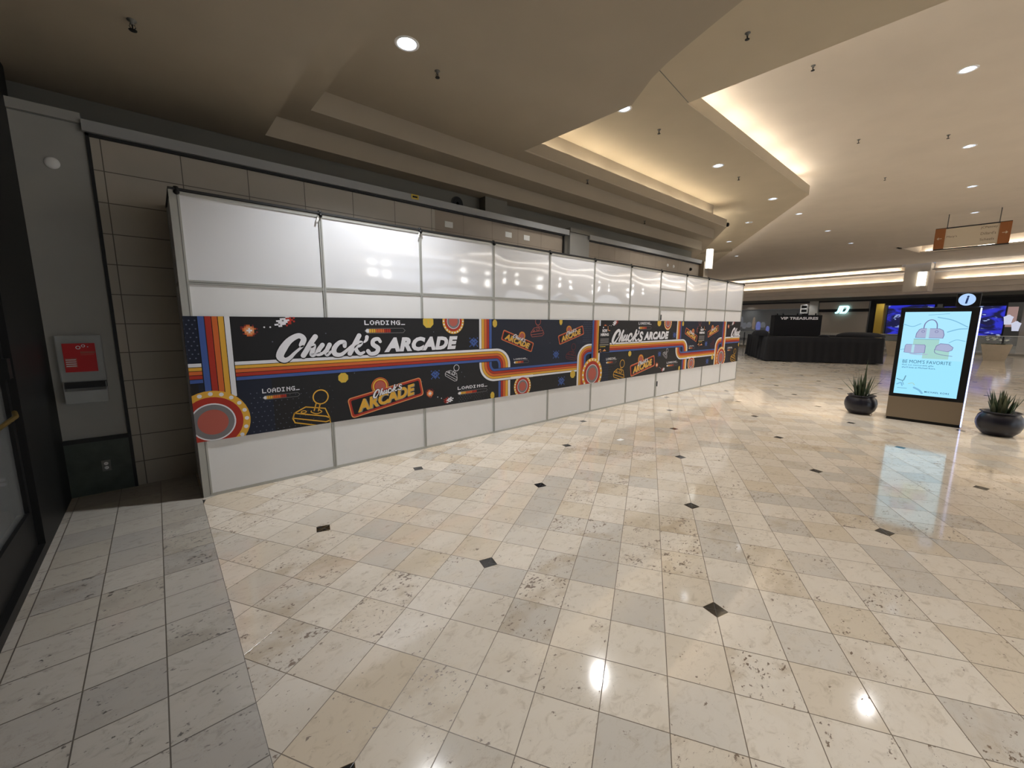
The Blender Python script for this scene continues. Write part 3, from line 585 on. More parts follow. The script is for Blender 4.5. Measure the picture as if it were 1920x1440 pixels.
struct(mb.build('window_1'), 'lit shop windows across the hall')
mb = MB(); mb.box((8.2, -14.9, 3.7), (12.6, -14.8, 5.4), 'bluesign')
for x in (8.0, 8.8, 13.6, 15.4, 17.5, 20, 23, 27, 32): mb.box((x - .13, -15.0, 3.75), (x + .13, -14.75, 4.7), 'lanternfar')
for y, z in ((-14.12, 4.98), (-13.2, 5.5)): mb.box((12.8, y, z), (50, y + .12, z + .10), 'tier')
struct(mb.build('reflected_lights'), 'unseen lit sign, lanterns and cove strips across the hall')  # unseen sign, lanterns and cove strips, placed to reflect in the panels
mb = MB()
for z, y in ((3.6, -15.0), (4.2, -14.6), (4.7, -14.2)): mb.box((-2, y, z), (45, y + .04, z + .3), 'ceil'); mb.box((-2, y - .6, z), (45, y, z + .02), 'ceil')
struct(mb.build('ceiling'), 'stepped fascias across the hall')
mb = MB(); mb.box((-8.1, -18, 0), (-8, 1.4, 4), 'wallgrey'); struct(mb.build('wall_left'), 'end wall of the dark shop side')

# ================================================================== LIGHTS
def spot(x, y, z, power, col=(1, .98, .96), size=math.radians(114), r=.07):
    l = bpy.data.lights.new('downlight_and_fill_lamp', 'SPOT'); l.energy = power; l.color = col; l.spot_size = size; l.spot_blend = 1.0; l.shadow_soft_size = r
    o = bpy.data.objects.new('downlight_and_fill_lamp', l); o.location = (x, y, z); COL.objects.link(o); return o
def make_downlight(near):
    t = empty('ceiling_downlight')
    mb = MB(); mb.lathe([(RL - .004, .002), (RL - .002, -.004), (RL + .014, -.007), (RL + .024, -.003), (RL + .026, .002)], (0, 0, 0), 'white', 36, caps=(0, 0)); mb.build('trim_ring', t)
    mb = MB(); mb.lathe([(RL - .002, 0), (RL - .006, .03), (RL - .018, .08), (RL - .035, .12), (.035, .135)], (0, 0, 0), 'reflector', 36, caps=(0, 1)); mb.build('reflector', t)
    mb = MB(); m = 'bulb' if near else 'bulbfar'; mb.lathe([(.0001, .018), (.025, .022), (.045, .04), (.055, .07), (.05, .11), (.034, .134)], (0, 0, 0), m, 20); mb.build('bulb', t)
    return t
dl_near = None; dl_far = None
def place_dl(x, y, z, label, group, near, power, col=(1, .98, .96)):
    global dl_near, dl_far
    if near:
        if dl_near is None: dl_near = o = make_downlight(True)
        else: o = copy_tree(dl_near)
    else:
        if dl_far is None: dl_far = o = make_downlight(False)
        else: o = copy_tree(dl_far)
    o.location = (x, y, z); tag(o, label, 'ceiling light', group); l = spot(x, y, z - .012, power, col); l.parent = None
    return o
for i, (x, y) in enumerate(DL_BROWN):
    if i == 0: place_dl(x, y, 4.474, 'bright round downlight alone in the brown ceiling, top middle', None, True, SPOT_BROWN, (.95, .97, 1))
    else: spot(x, y, 4.46, SPOT_BROWN * .8, (.95, .97, 1))
for x, y in ((.2, -6.4), (.1, -9.5), (-.3, -13)): spot(x, y, 3.94, 150, (.95, .97, 1))  # unseen fill spots without fixtures, added to brighten the pilaster and border strip
TL = ['downlight half hidden behind the curved edge of the brown ceiling', 'downlight in the middle ceiling, right of the lit cove', 'third downlight of the middle ceiling, near its pointed corner', 'downlight of the middle ceiling just past the cove end', 'small downlight of the middle ceiling above the wall lantern', 'farthest tiny downlight of the middle ceiling, beside the wall lantern']
for (x, y), lb in zip(DL_TAN, TL): place_dl(x, y, 5.085, lb, 'downlights of the middle ceiling', False, SPOT_TAN)
BLb = ['largest downlight at the upper right of the tall pale ceiling', 'second downlight down the right column of the tall ceiling', 'third downlight down the right column of the tall ceiling', 'fourth downlight down the right column, above the hanging sign', 'downlight nearest the pointed ceiling corner on the tall ceiling', 'small downlight right of and below the one by the pointed corner', 'downlight of the tall ceiling above the pale coffer edge', 'downlight at the far left of the tall ceiling, near its edge', None, None, None, None, None]
for (x, y), lb in zip(DL_BRI, BLb):
    if lb: place_dl(x, y, 5.60, lb, 'downlights of the tall ceiling', False, SPOT_BRIGHT * (1 if x < 12 else .6 if x < 15 else .32))
    else: spot(x, y, 5.58, SPOT_BRIGHT * (.9 if x < 15 else .35))
for s in (-22, -17, -12, -7, -2): spot(*F(s, 34, 5.55), 150); spot(*F(s, 40.0, 3.82), 70)  # fill spots without fixtures, added to brighten the far shops
# cove tubes
def cove(pts, m, label, r=.016, gap=.12, L=1.2, group='cove light tubes'):
    a, b = Vector(pts[0]), Vector(pts[1]); n = max(1, round((b - a).length / (L + gap))); st = (b - a) / n; mb = MB()
    for i in range(n): mb.tube([a + st * (i + .06), a + st * (i + .94)], r, m, 8); p = a + st * i
    o = mb.build('cove_light'); tag(o, label, 'light', group); return o
cove([(4.7, .38, 4.665), (12.0, .38, 4.665)], 'cove', 'glowing tube hidden in the cove above the hoarding')
cove([(12.8, .62, 4.665), (17.3, 3.5, 4.665)], 'cove', 'glowing tube in the slanted cove past the wall end')
cove([(6.6, -1.40, 5.295), (12.9, -1.40, 5.295)], 'covew', 'glowing tube behind the long ceiling lip')
cove([(13.1, -1.3, 5.295), (24.8, 6.15, 5.295)], 'covew', 'glowing tube behind the slanted ceiling lip')
cove([(6.02, -14, 5.295), (6.02, -1.6, 5.295)], 'covew', 'glowing tube along the short side of the ceiling lip')
cove([(0, -14.35, 4.86), (40, -14.35, 4.86)], 'covew', 'glowing tube across the hall', r=.03)
def fcove(s0, s1, D, z, m, label, r=.03): cove([F(s0, D, z), F(s1, D, z)], m, label, r)
M_['fcove'] = mat('far_cove_glow', (1, 1, 1, 1), .5, emit=(1, .90, .76, 1), es=20)
fcove(-7.9, 12, 31.2, 5.67, 'fcove', 'glowing tube of the raised coffer at the right')
fcove(-30, -10.4, 37.38, 5.292, 'fcove', 'upper glowing tube over the far shops, left of the lantern'); fcove(-8.7, 4, 37.38, 5.292, 'fcove', 'upper glowing tube over the far shops, right of the lantern')
fcove(-30, -10.2, 38.95, 4.70, 'fcove', 'lower glowing tube over the far shops, left of the lantern'); fcove(-8.7, 4, 38.95, 4.70, 'fcove', 'lower glowing tube over the far shops, right of the lantern')

# lanterns
def lantern(P, rot, h, label):
    t = empty('wall_lantern', P, rot); tag(t, label, 'lantern')
    mb = MB(); prof = []
    for i in range(9): a = PI * i / 8; prof.append((-.13 * math.cos(a), -.05 - .09 * math.sin(a)))
    mb.prism(prof + [(.13, 0), (-.13, 0)], 0, h, 'lantern'); mb.build('glass_shade', t)
    mb = MB(); mb.prism([(p[0] * 1.08, p[1] * 1.08) for p in prof] + [(.14, .01), (-.14, .01)], -.02, 0, 'metal'); mb.prism([(p[0] * 1.08, p[1] * 1.08) for p in prof] + [(.14, .01), (-.14, .01)], h, h + .02, 'metal')
    for i in (1, 4, 7): mb.box((prof[i][0] * 1.04 - .004, prof[i][1] * 1.04 - .004, 0), (prof[i][0] * 1.04 + .004, prof[i][1] * 1.04 + .004, h), 'metal')
    mb.build('frame', t); return t
lantern((12.42, .70, 3.36), 0, .56, 'bright half-round wall lantern at the end of the brown wall')
o = lantern(F(-9.2, 36.88, 4.2), math.radians(-80), .9, 'white lantern on the far pier, above the information kiosk'); o.scale = (1.7, 1.4, 1)

# ================================================================== HOARDING
NB_ = 11; BW = 1.22; HX = [BW * i for i in range(NB_ + 1)]
hd = empty('construction_hoarding', (0, 0, 0)); tag(hd, 'long white panelled construction hoarding with aluminium posts and black top edge', 'temporary wall')
def panel(x0, x1, z0, z1, m, amp, seed, name, parent):
    n = 14 if amp else 1; mb = MB(); vs = []; fs_ = []; rnd = random.Random(seed); ph = rnd.uniform(-.3, .3)
    for j in range(n + 1):
        for i in range(n + 1):
            u, v = i / n, j / n
            d = amp * (math.sin(PI * u) ** .8 * math.sin(PI * v) ** .8 + .25 * math.sin(2 * PI * u + ph) * math.sin(PI * v) + .12 * math.sin(3 * PI * v + ph) * math.sin(PI * u))
            vs.append((x0 + (x1 - x0) * u, -.004 - d, z0 + (z1 - z0) * v))
    for j in range(n):
        for i in range(n): a = j * (n + 1) + i; fs_.append((a, a + 1, a + n + 2, a + n + 1))
    mb.mesh(vs, fs_, m, bool(amp)); mb.box((x0, .004, z0), (x1, .02, z1), m); return mb.build(name, parent)
for i in range(NB_):
    a, b = HX[i] + .012, HX[i + 1] - .012
    if i == 7: a += .0
    panel(a, b, 2.135, 2.885, 'gloss', [.002, .003, .006, .009, .011, .012, .010, .004, .010, .010, .008][i], i * 7 + 1, 'upper_panel', hd)
    if i != 7: panel(a, b, .03, 2.095, 'panel', 0, i, 'lower_panel', hd)
for i, x in enumerate(HX):
    mb = MB(); mb.box((x - .017, -.014, 0), (x + .017, .03, 2.92), 'alu'); mb.box((x - .003, -.0155, .02), (x + .003, -.013, 2.9), 'alud'); mb.build('post', hd)
    mb = MB(); mb.lathe([(.001, -.045), (.018, -.04), (.024, -.02), (.022, -.004), (.012, .0)], (x, 0, 2.905), 'black', 14, 'y'); mb.lathe([(.001, .0), (.02, .0), (.024, .02), (.018, .035), (.001, .04)], (x, 0, 2.92), 'black', 14); mb.build('post_cap', hd)
    if i < NB_:
        mb = MB(); x1 = HX[i + 1]; mb.box((x + .017, -.012, 2.098), (x1 - .017, .02, 2.132), 'alu'); mb.box((x + .017, -.0135, 2.112), (x1 - .017, -.011, 2.118), 'alud'); mb.build('middle_rail', hd)
        mb = MB(); mb.box((x + .017, -.012, 2.885), (x1 - .017, .02, 2.915), 'alu'); mb.build('top_rail', hd)
        if i != 7: mb = MB(); mb.box((x + .017, -.012, 0), (x1 - .017, .02, .03), 'alu'); mb.build('bottom_rail', hd)
mb = MB(); mb.box((-.06, -.02, 2.92), (13.42, .03, 2.942), 'blacktrim'); mb.box((-.06, .0, 2.92), (-.02, .84, 2.942), 'blacktrim'); mb.build('top_edge', hd)
mb = MB(); mb.box((-.05, .02, 0), (-.028, .835, 2.10), 'panel'); mb.box((-.05, .02, 2.13), (-.028, .835, 2.9), 'panel'); mb.build('return_panel', hd)
mb = MB(); mb.box((-.055, .79, 0), (-.02, .838, 2.95), 'alu'); mb.box((-.058, -.018, 0), (-.017, .03, 2.92), 'alu'); mb.box((-.055, .03, 2.10), (-.02, .8, 2.13), 'alu'); mb.box((-.0585, .008, .0), (-.057, .012, 2.9), 'alud'); mb.build('corner_post', hd)
mb = MB(); mb.box((13.40, .02, 0), (13.42, .9, 2.92), 'panel'); mb.build('return_panel', hd)
# access door in the eighth bay
dd = MB(); dd.box((8.61, -.006, .035), (9.71, .02, 2.045), 'panel'); door = dd.build('access_door', hd)
mb = MB(); mb.box((8.556, -.014, 0), (8.60, .03, 2.098), 'alu'); mb.box((9.72, -.014, 0), (9.744, .03, 2.098), 'alu'); mb.box((8.60, -.014, 2.05), (9.72, .03, 2.098), 'alu'); mb.build('door_frame', hd)
mb = MB(); mb.box((8.605, -.012, .01), (9.715, .02, .034), 'white'); mb.build('door_gap_light', door)  # white strip standing in for light leaking under the door
for z in (.32, 1.88): mb = MB(); mb.tube([(8.604, -.022, z - .06), (8.604, -.022, z + .06)], .012, 'blacktrim'); mb.build('hinge', door)
mb = MB(); mb.box((8.56, -.012, 2.52), (9.75, -.006, 2.54), 'alu'); mb.build('transom_bar', hd)
for x in (1.205, 2.425):
    mb = MB(); mb.box((0, 0, 0), (1, 1, 1), 'white', lambda p, x=x: (x - .01 + .02 * p.x - .025 * (1 - p.z), -.03 + .002 * p.y, 2.83 + .07 * p.z)); mb.build('tape_tail', hd)

# the printed banner
BZ0, BZ1 = .575, 1.80
def bplace(x, z, L): return (x, -.0195 - .00032 * L, z)
A = Art(bplace, (-.062, 13.42, BZ0, BZ1))
A.rect(-.062, 13.42, BZ0, BZ1, 'ink_black', 0)
period(A, 0.0, True); period(A, 6.025); period(A, 12.05)
bundle(A, 'h', 7.3, -6.025, z=ZU, a=5.9, b=6.07)
bn = A.mb
bn.face([(-.0625, -.0195, BZ0), (-.0625, -.0195, BZ1), (-.0625, .045, BZ1), (-.0625, .045, BZ0)], 'ink_navy')
bn.face([(-.062, -.0185, BZ0), (13.42, -.0185, BZ0), (13.42, -.0185, BZ1), (-.062, -.0185, BZ1)], 'ink_black')
o = bn.build('printed_banner'); tag(o, "long black banner with rainbow stripes and white arcade lettering across the hoarding", 'banner')
# two small notices taped onto the banner
def notice(x0, x1, z0, z1, label, faint):
    P = Art(lambda x, z, L: (x, -.0285 - .0003 * L, z)); w, h = x1 - x0, z1 - z0
    P.rect(x0, x1, z0, z1, 'ink_char', 0); P.mb.box((x0, -.0272, z0), (x1, -.0282, z1), 'ink_char')
    P.text('NOW', x0 + w * .30, x0 + w * .74, z1 - h * .24, z1 - h * .12, 'ink_white', 1, bold=.05); P.text('HIRING', x0 + w * .16, x0 + w * .88, z1 - h * .38, z1 - h * .27, 'ink_white', 1, bold=.05)
    for k in range(4): P.rect(x0 + w * .14, x0 + w * .9, z0 + h * (.50 - .05 * k), z0 + h * (.53 - .05 * k), 'ink_grey', 1)
    P.rect(x0 + w * .1, x0 + w * .9, z0 + h * .27, z0 + h * .31, 'ink_shadow', 1); P.rect(x0 + w * .12, x0 + w * .62, z0 + h * .21, z0 + h * .235, 'ink_gold', 1)
    P.disc(x0 + w * .38, z1 - h * .06, w * .05, 'ink_white', 1, seg=5); P.stroke([(x0 + w * .78, z1 - h * .02), (x0 + w * .82, z1 - h * .16), (x0 + w * .98, z1 - h * .18)], w * .04, 'ink_peach', 1)
    P.stroke([(x0 + w * .04, z0 + h * .08), (x0 + w * .2, z0 + h * .13), (x0 + w * .22, z0 + h * .02)], w * .04, 'ink_peach', 1); P.poly([(x0 + w * .35, z0 + h * .04), (x0 + w * .7, z0 + h * .05), (x0 + w * .55, z0 + h * .13)], 'ink_peach', 1)
    o = P.mb.build('notice_poster'); tag(o, label, 'poster', 'notices taped to the banner')
notice(6.27, 6.64, 1.165, 1.69, 'black notice with white heading left of the second white script lettering', False)
notice(10.55, 10.98, 1.14, 1.67, 'black notice between the last two tilted badges, right of the access door', True)

# ================================================================== SMALL THINGS ON THE WALLS
# wall dispenser with a red card
t = empty('wall_dispenser', (-.83, .828, .96)); tag(t, 'clear plastic leaflet dispenser with a red card on the grey pilaster', 'dispenser')
mb = MB(); mb.box((-.16, -.07, .20), (.155, 0, .655), 'plastic'); mb.build('housing', t, .012)
mb = MB(); mb.box((-.115, -.074, .30), (.105, -.0705, .575), 'red'); q = Art(lambda x, z, L: (x, -.0745 - .0004 * L, z))
q.rect(-.108, -.03, .345, .435, 'ink_pink', 1)
for k in range(4): q.rect(-.104, -.036, .355 + k * .02, .362 + k * .02, 'ink_white', 2)
q.ring(-.01, .535, .017, .011, 'ink_white', 1, 14); q.ring(.025, .55, .014, .008, 'ink_white', 1, 14); q.disc(.055, .54, .005, 'ink_white', 1, 8); q.rect(.0, .10, .475, .497, 'ink_pink', 1); q.rect(.0, .09, .462, .467, 'ink_pink', 1)
c = mb.build('red_card', t); q.mb.build('card_print', c)
mb = MB(); mb.box((-.14, -.13, 0), (.15, -.125, .12), 'plastic'); mb.box((-.14, -.13, 0), (.15, 0, .006), 'plastic'); mb.box((-.14, -.13, 0), (-.135, 0, .2), 'plastic'); mb.box((.145, -.13, 0), (.15, 0, .2), 'plastic'); mb.box((-.14, -.06, .14), (.15, 0, .2), 'blacktrim'); mb.build('tray', t)
mb = MB(); mb.box((-.05, -.10, .05), (.06, -.03, .10), 'white', ); mb.box((-.02, -.11, .03), (.09, -.04, .05), 'ink_grey'); mb.build('leaflets', t)
t = empty('power_outlet', (-.775, .812, .28)); tag(t, 'white double power outlet in the dark green base', 'outlet')
mb = MB(); mb.box((-.035, -.006, -.057), (.035, 0, .057), 'alud'); mb.build('cover_plate', t, .002)
for z in (-.022, .022): mb = MB(); mb.lathe([(.016, -.010), (.016, -.006)], (0, 0, z), 'white', 18, 'y'); mb.box((-.006, -.0105, z - .004), (-.004, -.0098, z + .006), 'black'); mb.box((.004, -.0105, z - .004), (.006, -.0098, z + .006), 'black'); mb.build('socket', t)
mb = MB(); mb.lathe([(.001, -.02), (.035, -.018), (.05, -.008), (.052, 0)], (-.828, .829, 3.176), 'white', 24, 'y'); tag(mb.build('wall_sensor'), 'small round white sensor high on the grey pilaster', 'sensor')
mb = MB(); mb.box((2.74, .765, 3.535), (2.86, .769, 3.60), 'ink_gold'); P = Art(lambda x, z, L: (x, .7645, z)); P.rect(2.76, 2.84, 3.555, 3.58, 'ink_char'); mb.v += []; o = mb.build('warning_label'); tag(o, 'small yellow label stuck on the pale ledge', 'label'); P.mb.build('label_print', o)
for (x, z, lb) in ((3.427, 3.289, 'left'), (4.681, 3.306, 'middle'), (5.127, 3.311, 'right')):
    mb = MB(); mb.box((x - .075, .845, z - .045), (x + .075, .849, z + .045), 'paper'); tag(mb.build('paper_label'), 'small white paper label on the brown wall above the hoarding, %s of three' % lb, 'label', 'paper labels on the brown wall')
mb = MB(); mb.lathe([(.001, -.02), (.10, -.02), (.12, -.01), (.12, 0)], (3.89, 1.30, 3.78), 'alud', 28, 'y')
for r in (.03, .06, .09): mb.lathe([(r, -.022), (r + .01, -.025), (r + .02, -.022)], (3.89, 1.30, 3.78), 'blacktrim', 28, 'y')
tag(mb.build('wall_speaker'), 'round grey speaker grille on the recessed wall above the ledge', 'speaker')
for x, lb in ((10.345, 'left white dot of a pair on the right brown wall'), (10.664, 'right white dot of a pair on the right brown wall')):
    mb = MB(); mb.lathe([(.001, -.012), (.035, -.01), (.045, 0)], (x, .84, 3.29), 'white', 16, 'y'); tag(mb.build('wall_button'), lb, 'wall fitting', 'round white wall fittings')
mb = MB(); mb.lathe([(.001, -.06), (.03, -.05), (.045, -.02), (.045, 0)], (11.638, .84, 3.297), 'black', 16, 'y'); tag(mb.build('security_camera'), 'small black camera low on the right brown wall', 'camera')
mb = MB(); mb.lathe([(.001, -.09), (.04, -.08), (.055, -.04), (.05, 0), (.03, .02)], (12.50, .25, 4.60), 'black', 16); mb.box((12.40, .23, 4.59), (12.50, .26, 4.61), 'black'); tag(mb.build('security_camera'), 'black dome camera at the outer tip of the ceiling steps', 'camera')
# sprinklers
sp0 = None
def sprinkler(x, y, z, label, group):
    global sp0
    if sp0 is None:
        t = empty('sprinkler_head'); mb = MB(); mb.lathe([(.03, .002), (.03, -.004), (.014, -.008), (.012, -.03)], (0, 0, 0), 'alud', 16); mb.build('escutcheon', t)
        mb = MB(); mb.tube([(-.012, 0, -.028), (-.018, 0, -.045), (-.006, 0, -.064)], .003, 'black', 6); mb.tube([(.012, 0, -.028), (.018, 0, -.045), (.006, 0, -.064)], .003, 'black', 6); mb.lathe([(.001, -.068), (.024, -.070), (.026, -.066), (.001, -.062)], (0, 0, 0), 'black', 14); mb.tube([(0, 0, -.03), (0, 0, -.062)], .005, 'black', 6); mb.build('deflector', t); sp0 = t
        o = t
    else: o = copy_tree(sp0)
    o.location = (x, y, z); tag(o, label, 'sprinkler', group)
for x, y, z, lb in ((-.173, -.517, 3.96, 'sprinkler head in the dark grey ceiling at the upper left'), (2.338, -.682, 4.474, 'black sprinkler head beside the bright downlight in the brown ceiling'), (5.241, -2.747, 5.085, 'sprinkler head in the brown part of the middle ceiling, top'),
                    (6.686, -.834, 5.085, 'sprinkler head above the lit cove in the middle ceiling'), (10.2, -.85, 5.085, 'sprinkler head between two downlights of the middle ceiling'), (7.585, -2.8, 5.6, 'sprinkler head at the top of the tall pale ceiling'),
                    (11.31, -2.76, 5.6, 'second sprinkler head down the tall ceiling, right of the lit lip'), (12.387, -4.02, 5.6, 'faint sprinkler head between the two largest right downlights'), (14.735, -2.78, 5.6, 'third sprinkler head down the tall pale ceiling'),
                    (7.9, .40, 4.20, None), ):
    if lb: sprinkler(x, y, z, lb, 'ceiling sprinkler heads')
sprinkler(9.0, .78, 4.212, 'sprinkler head under the second ceiling step', 'ceiling sprinkler heads'); sprinkler(6.3, .40, 4.474, 'sprinkler head under the third ceiling step', 'ceiling sprinkler heads')
mb = MB(); mb.box((4.84, -1.57, .001), (4.95, -1.50, .003), 'paper'); tag(mb.build('paper_scrap'), 'small white paper scrap lying on the floor before the hoarding', 'litter')

# ================================================================== INFORMATION KIOSK
t = empty('information_kiosk', (9.97, -4.42, 0)); tag(t, 'freestanding information kiosk with a glowing advertising screen', 'kiosk')
ya, yb = .48, -.48
mb = MB(); mb.box((0, yb, .05), (.20, ya, .44), 'metal'); mb.build('base_cabinet', t, .004)
mb = MB(); mb.box((.01, yb + .01, 0), (.19, ya - .01, .05), 'black'); mb.build('plinth', t)
mb = MB(); mb.box((0, yb + .012, .44), (.20, ya, 2.05), 'black'); mb.build('screen_housing', t, .006)
mb = MB(); mb.box((-.004, yb - .006, .02), (.05, yb + .012, 2.03), 'led'); mb.build('led_strip', t)
mb = MB(); mb.box((0, -.455, 2.055), (.16, -.18, 2.28), 'ink_char'); tab = mb.build('information_tab', t, .012)
P = Art(lambda x, z, L: (-.003 - .0006 * L, -x, z)); P.disc(.30, 2.17, .098, 'info_face', 0, 48); P.text('i', .282, .322, 2.105, 2.235, 'info_mark', 1, shear=.15, bold=.04); P.mb.build('information_symbol', tab)
# screen picture
P = Art(lambda x, z, L: (-.005 - .0005 * L, .42 - x, .50 + z)); Wd, Hd = .795, 1.475   # x to the right, z up
P.rect(0, Wd, 0, .64, 'screen_lower', 0); P.rect(0, Wd, .64, Hd, 'screen_sky', 0)
for pts, w in (([(.0, 1.26), (.12, 1.22), (.22, 1.27)], .012), ([(.42, 1.38), (.6, 1.33), (.78, 1.22)], .014), ([(.56, 1.13), (.68, 1.18), (.78, 1.19)], .016), ([(.6, .95), (.68, 1.0), (.78, .98)], .010), ([(.0, .80), (.08, .82)], .01), ([(.3, 1.42), (.55, 1.44)], .008)): P.stroke(pts, w, 'screen_fold', .5)
P.rect(.16, .48, .84, 1.0, 'screen_block', 1); P.rect(.30, .62, .66, .86, 'screen_block', 1); P.rect(.16, .48, .995, 1.003, 'screen_grey', 1.5)
P.poly([(.175, 1.02), (.18, 1.10), (.21, 1.17), (.24, 1.19), (.46, 1.19), (.51, 1.16), (.53, 1.08), (.52, 1.02)], 'screen_bagline', 2); P.poly([(.183, 1.027), (.19, 1.10), (.217, 1.165), (.243, 1.183), (.455, 1.183), (.502, 1.155), (.52, 1.08), (.512, 1.027)], 'screen_bag', 2.5)
P.rect(.305, .345, 1.02, 1.19, 'screen_stripe', 3); P.stroke([(.265, 1.18), (.275, 1.27), (.32, 1.33), (.38, 1.33), (.42, 1.27), (.43, 1.18)], .014, 'screen_bagline', 2)
for x in (.265, .43): P.ring(x, 1.135, .022, .015, 'screen_bagline', 3, 16)
P.poly([(.055, .755), (.06, .88), (.075, .905), (.31, .905), (.325, .88), (.325, .755), (.2, .74)], 'screen_bagline', 3); P.poly([(.062, .76), (.067, .88), (.078, .898), (.305, .898), (.317, .88), (.317, .76), (.2, .747)], 'screen_bag', 3.5); P.rect(.15, .185, .755, .9, 'screen_stripe', 4); P.stroke([(.14, .735), (.24, .725), (.36, .735)], .012, 'screen_bag', 3)
P.poly([(.44, .82), (.45, .89), (.50, .935), (.60, .925), (.66, .87), (.65, .82), (.6, .79)], 'screen_bagline', 3); P.poly([(.447, .823), (.458, .885), (.503, .926), (.597, .917), (.652, .868), (.642, .823), (.597, .797)], 'screen_bag', 3.5); P.stroke([(.44, .83), (.45, .77), (.52, .74), (.66, .72)], .008, 'screen_bagline', 3)
P.text("BE MOM'S FAVORITE", .06, .665, .565, .625, 'screen_ink', 1, bold=-.005); P.text('Pick out memorable gifts', .06, .46, .515, .545, 'screen_ink', 1); P.text("she'll love at Michael Kors.", .06, .49, .475, .505, 'screen_ink', 1)
P.text('MICHAEL KORS', .40, .70, .055, .085, 'screen_ink', 1, bold=.01, spacing=1.2)
P.stroke([(.02, .27), (.08, .245), (.11, .25), (.13, .33)], .016, 'screen_grey', 1); P.stroke([(.09, .245), (.12, .17)], .008, 'screen_grey', 1); P.stroke([(.03, .17), (.08, .2), (.10, .15)], .02, 'screen_fold', .8); P.rect(.04, .17, .10, .108, 'screen_grey', 1); P.stroke([(.18, .19), (.23, .21), (.26, .18)], .014, 'screen_block', 1); P.stroke([(.26, .13), (.33, .09), (.37, .04)], .03, 'screen_fold', .8)
P.mb.build('advertising_screen', t)

# potted plants
def blade(mb, base, dirv, L, w, m, bend):
    n = 7; p = Vector(base); d = Vector(dirv).normalized(); side = d.cross(Vector((0, 0, 1))); side = side.normalized() if side.length > .05 else Vector((1, 0, 0)); up = side.cross(d); vs = []
    for i in range(n + 1):
        u = i / n; ww = w * (1 - u ** 2.4) * (.75 + .5 * math.sin(PI * min(u * 1.1, 1))); vs += [p - side * ww, p + up * ww * .35, p + side * ww]
        d = (d + Vector((0, 0, -bend / n))).normalized(); p = p + d * (L / n)
    fs_ = [];  
    for i in range(n): a = i * 3; fs_ += [(a, a + 1, a + 4, a + 3), (a + 1, a + 2, a + 5, a + 4)]
    mb.mesh(vs, fs_, m, True)
def potted(loc, label, seed, plant, sc=1.0):
    t = empty('potted_plant', loc); tag(t, label, 'potted plant'); t.scale = (sc, sc, sc)
    mb = MB(); mb.lathe([(.001, 0), (.15, 0), (.17, .015), (.225, .08), (.252, .16), (.255, .22), (.235, .30), (.20, .345), (.195, .352), (.222, .362), (.226, .370), (.215, .376), (.185, .366), (.18, .33), (.001, .33)], (0, 0, 0), 'pot', 48); mb.build('pot', t)
    mb = MB(); mb.lathe([(.001, .352), (.10, .350), (.178, .342)], (0, 0, 0), 'soil', 24); mb.build('soil', t)
    rnd = random.Random(seed); mb = MB()
    if plant == 0:
        for i in range(34):
            a = rnd.uniform(0, 2 * PI); r = rnd.uniform(0, .11); til = rnd.uniform(0, .30)
            blade(mb, (r * math.cos(a), r * math.sin(a), .34), (math.cos(a) * til, math.sin(a) * til, 1), rnd.uniform(.22, .46), rnd.uniform(.013, .021), 'leaf', rnd.uniform(-.05, .12))
        for (dx, dy, dz, L, w) in ((0, .42, .75, .36, .012), (-.1, .75, .9, .36, .015), (0, .15, 1, .56, .009), (0, -.5, .85, .46, .011), (-.3, -.75, .6, .25, .010), (-.7, -.6, .55, .28, .009), (0, .25, 1.1, .46, .008), (-.2, -.05, 1, .62, .010)):
            blade(mb, (0, dy * .10, .34), (dx, dy, dz), L * 1.3, w * 1.5, 'leaf', .25 if dz < .7 else .05)
    else:
        for i in range(52):
            a = rnd.uniform(0, 2 * PI); r = rnd.uniform(0, .13); til = rnd.uniform(0, .45)
            blade(mb, (r * math.cos(a), r * math.sin(a), .34), (math.cos(a) * til, math.sin(a) * til, 1), rnd.uniform(.20, .40), rnd.uniform(.016, .028), rnd.choice(['leaf', 'leaf2']), rnd.uniform(-.2, .25))
        for dy in (-.45, .30): blade(mb, (0, dy * .2, .34), (-.1, dy, 1), .44, .02, 'leaf', -.2)
    mb.build('foliage', t)
potted((10.15, -3.535, 0), 'round dark pot with thin spiky leaves left of the information kiosk', 5, 0, 1.0)
potted((9.84, -5.30, 0), 'round dark pot with short dense leaves right of the information kiosk', 9, 1, 1.03)

# ================================================================== BLACK-DRAPED STALL
import itertools
q0 = Vector((21.128, 1.528)); dv = Vector((.49904, -.86658)); nv = Vector((.86658, .49904))
def V(s, o, z): p = q0 + dv * s + nv * o; return (p.x, p.y, z)
mb = MB(); n = 60; loop = []
per = [((0, 0), (4.38, 0)), ((4.38, 0), (4.38, 4.3)), ((4.38, 4.3), (0, 4.3)), ((0, 4.3), (0, 0))]; rnd = random.Random(2)
for (a, b) in per:
    k = 70; od = Vector((b[1] - a[1], -(b[0] - a[0]))).normalized()
    for i in range(k): u = i / k; loop.append((a[0] + (b[0] - a[0]) * u, a[1] + (b[1] - a[1]) * u, od, len(loop)))
rings = [(1.14, -.03, 0), (1.125, .0, .1), (.9, .01, .5), (.5, .03, .8), (.12, .05, 1.0), (.012, .065, 1.2)]
vs = []
for z, off, fold in rings:
    for (s, o, od, idx) in loop:
        f = off + fold * .022 * (math.sin(idx * 1.25) + .6 * math.sin(idx * .53 + 1)); zz = z + (.03 * math.sin(idx * .21) * fold if z < .1 else 0); vs.append(V(s + od.x * f, o + od.y * f, max(zz, .006)))
N = len(loop); fs_ = [(r * N + i, r * N + (i + 1) % N, (r + 1) * N + (i + 1) % N, (r + 1) * N + i) for r in range(len(rings) - 1) for i in range(N)]
fs_.append(tuple(range(N)))
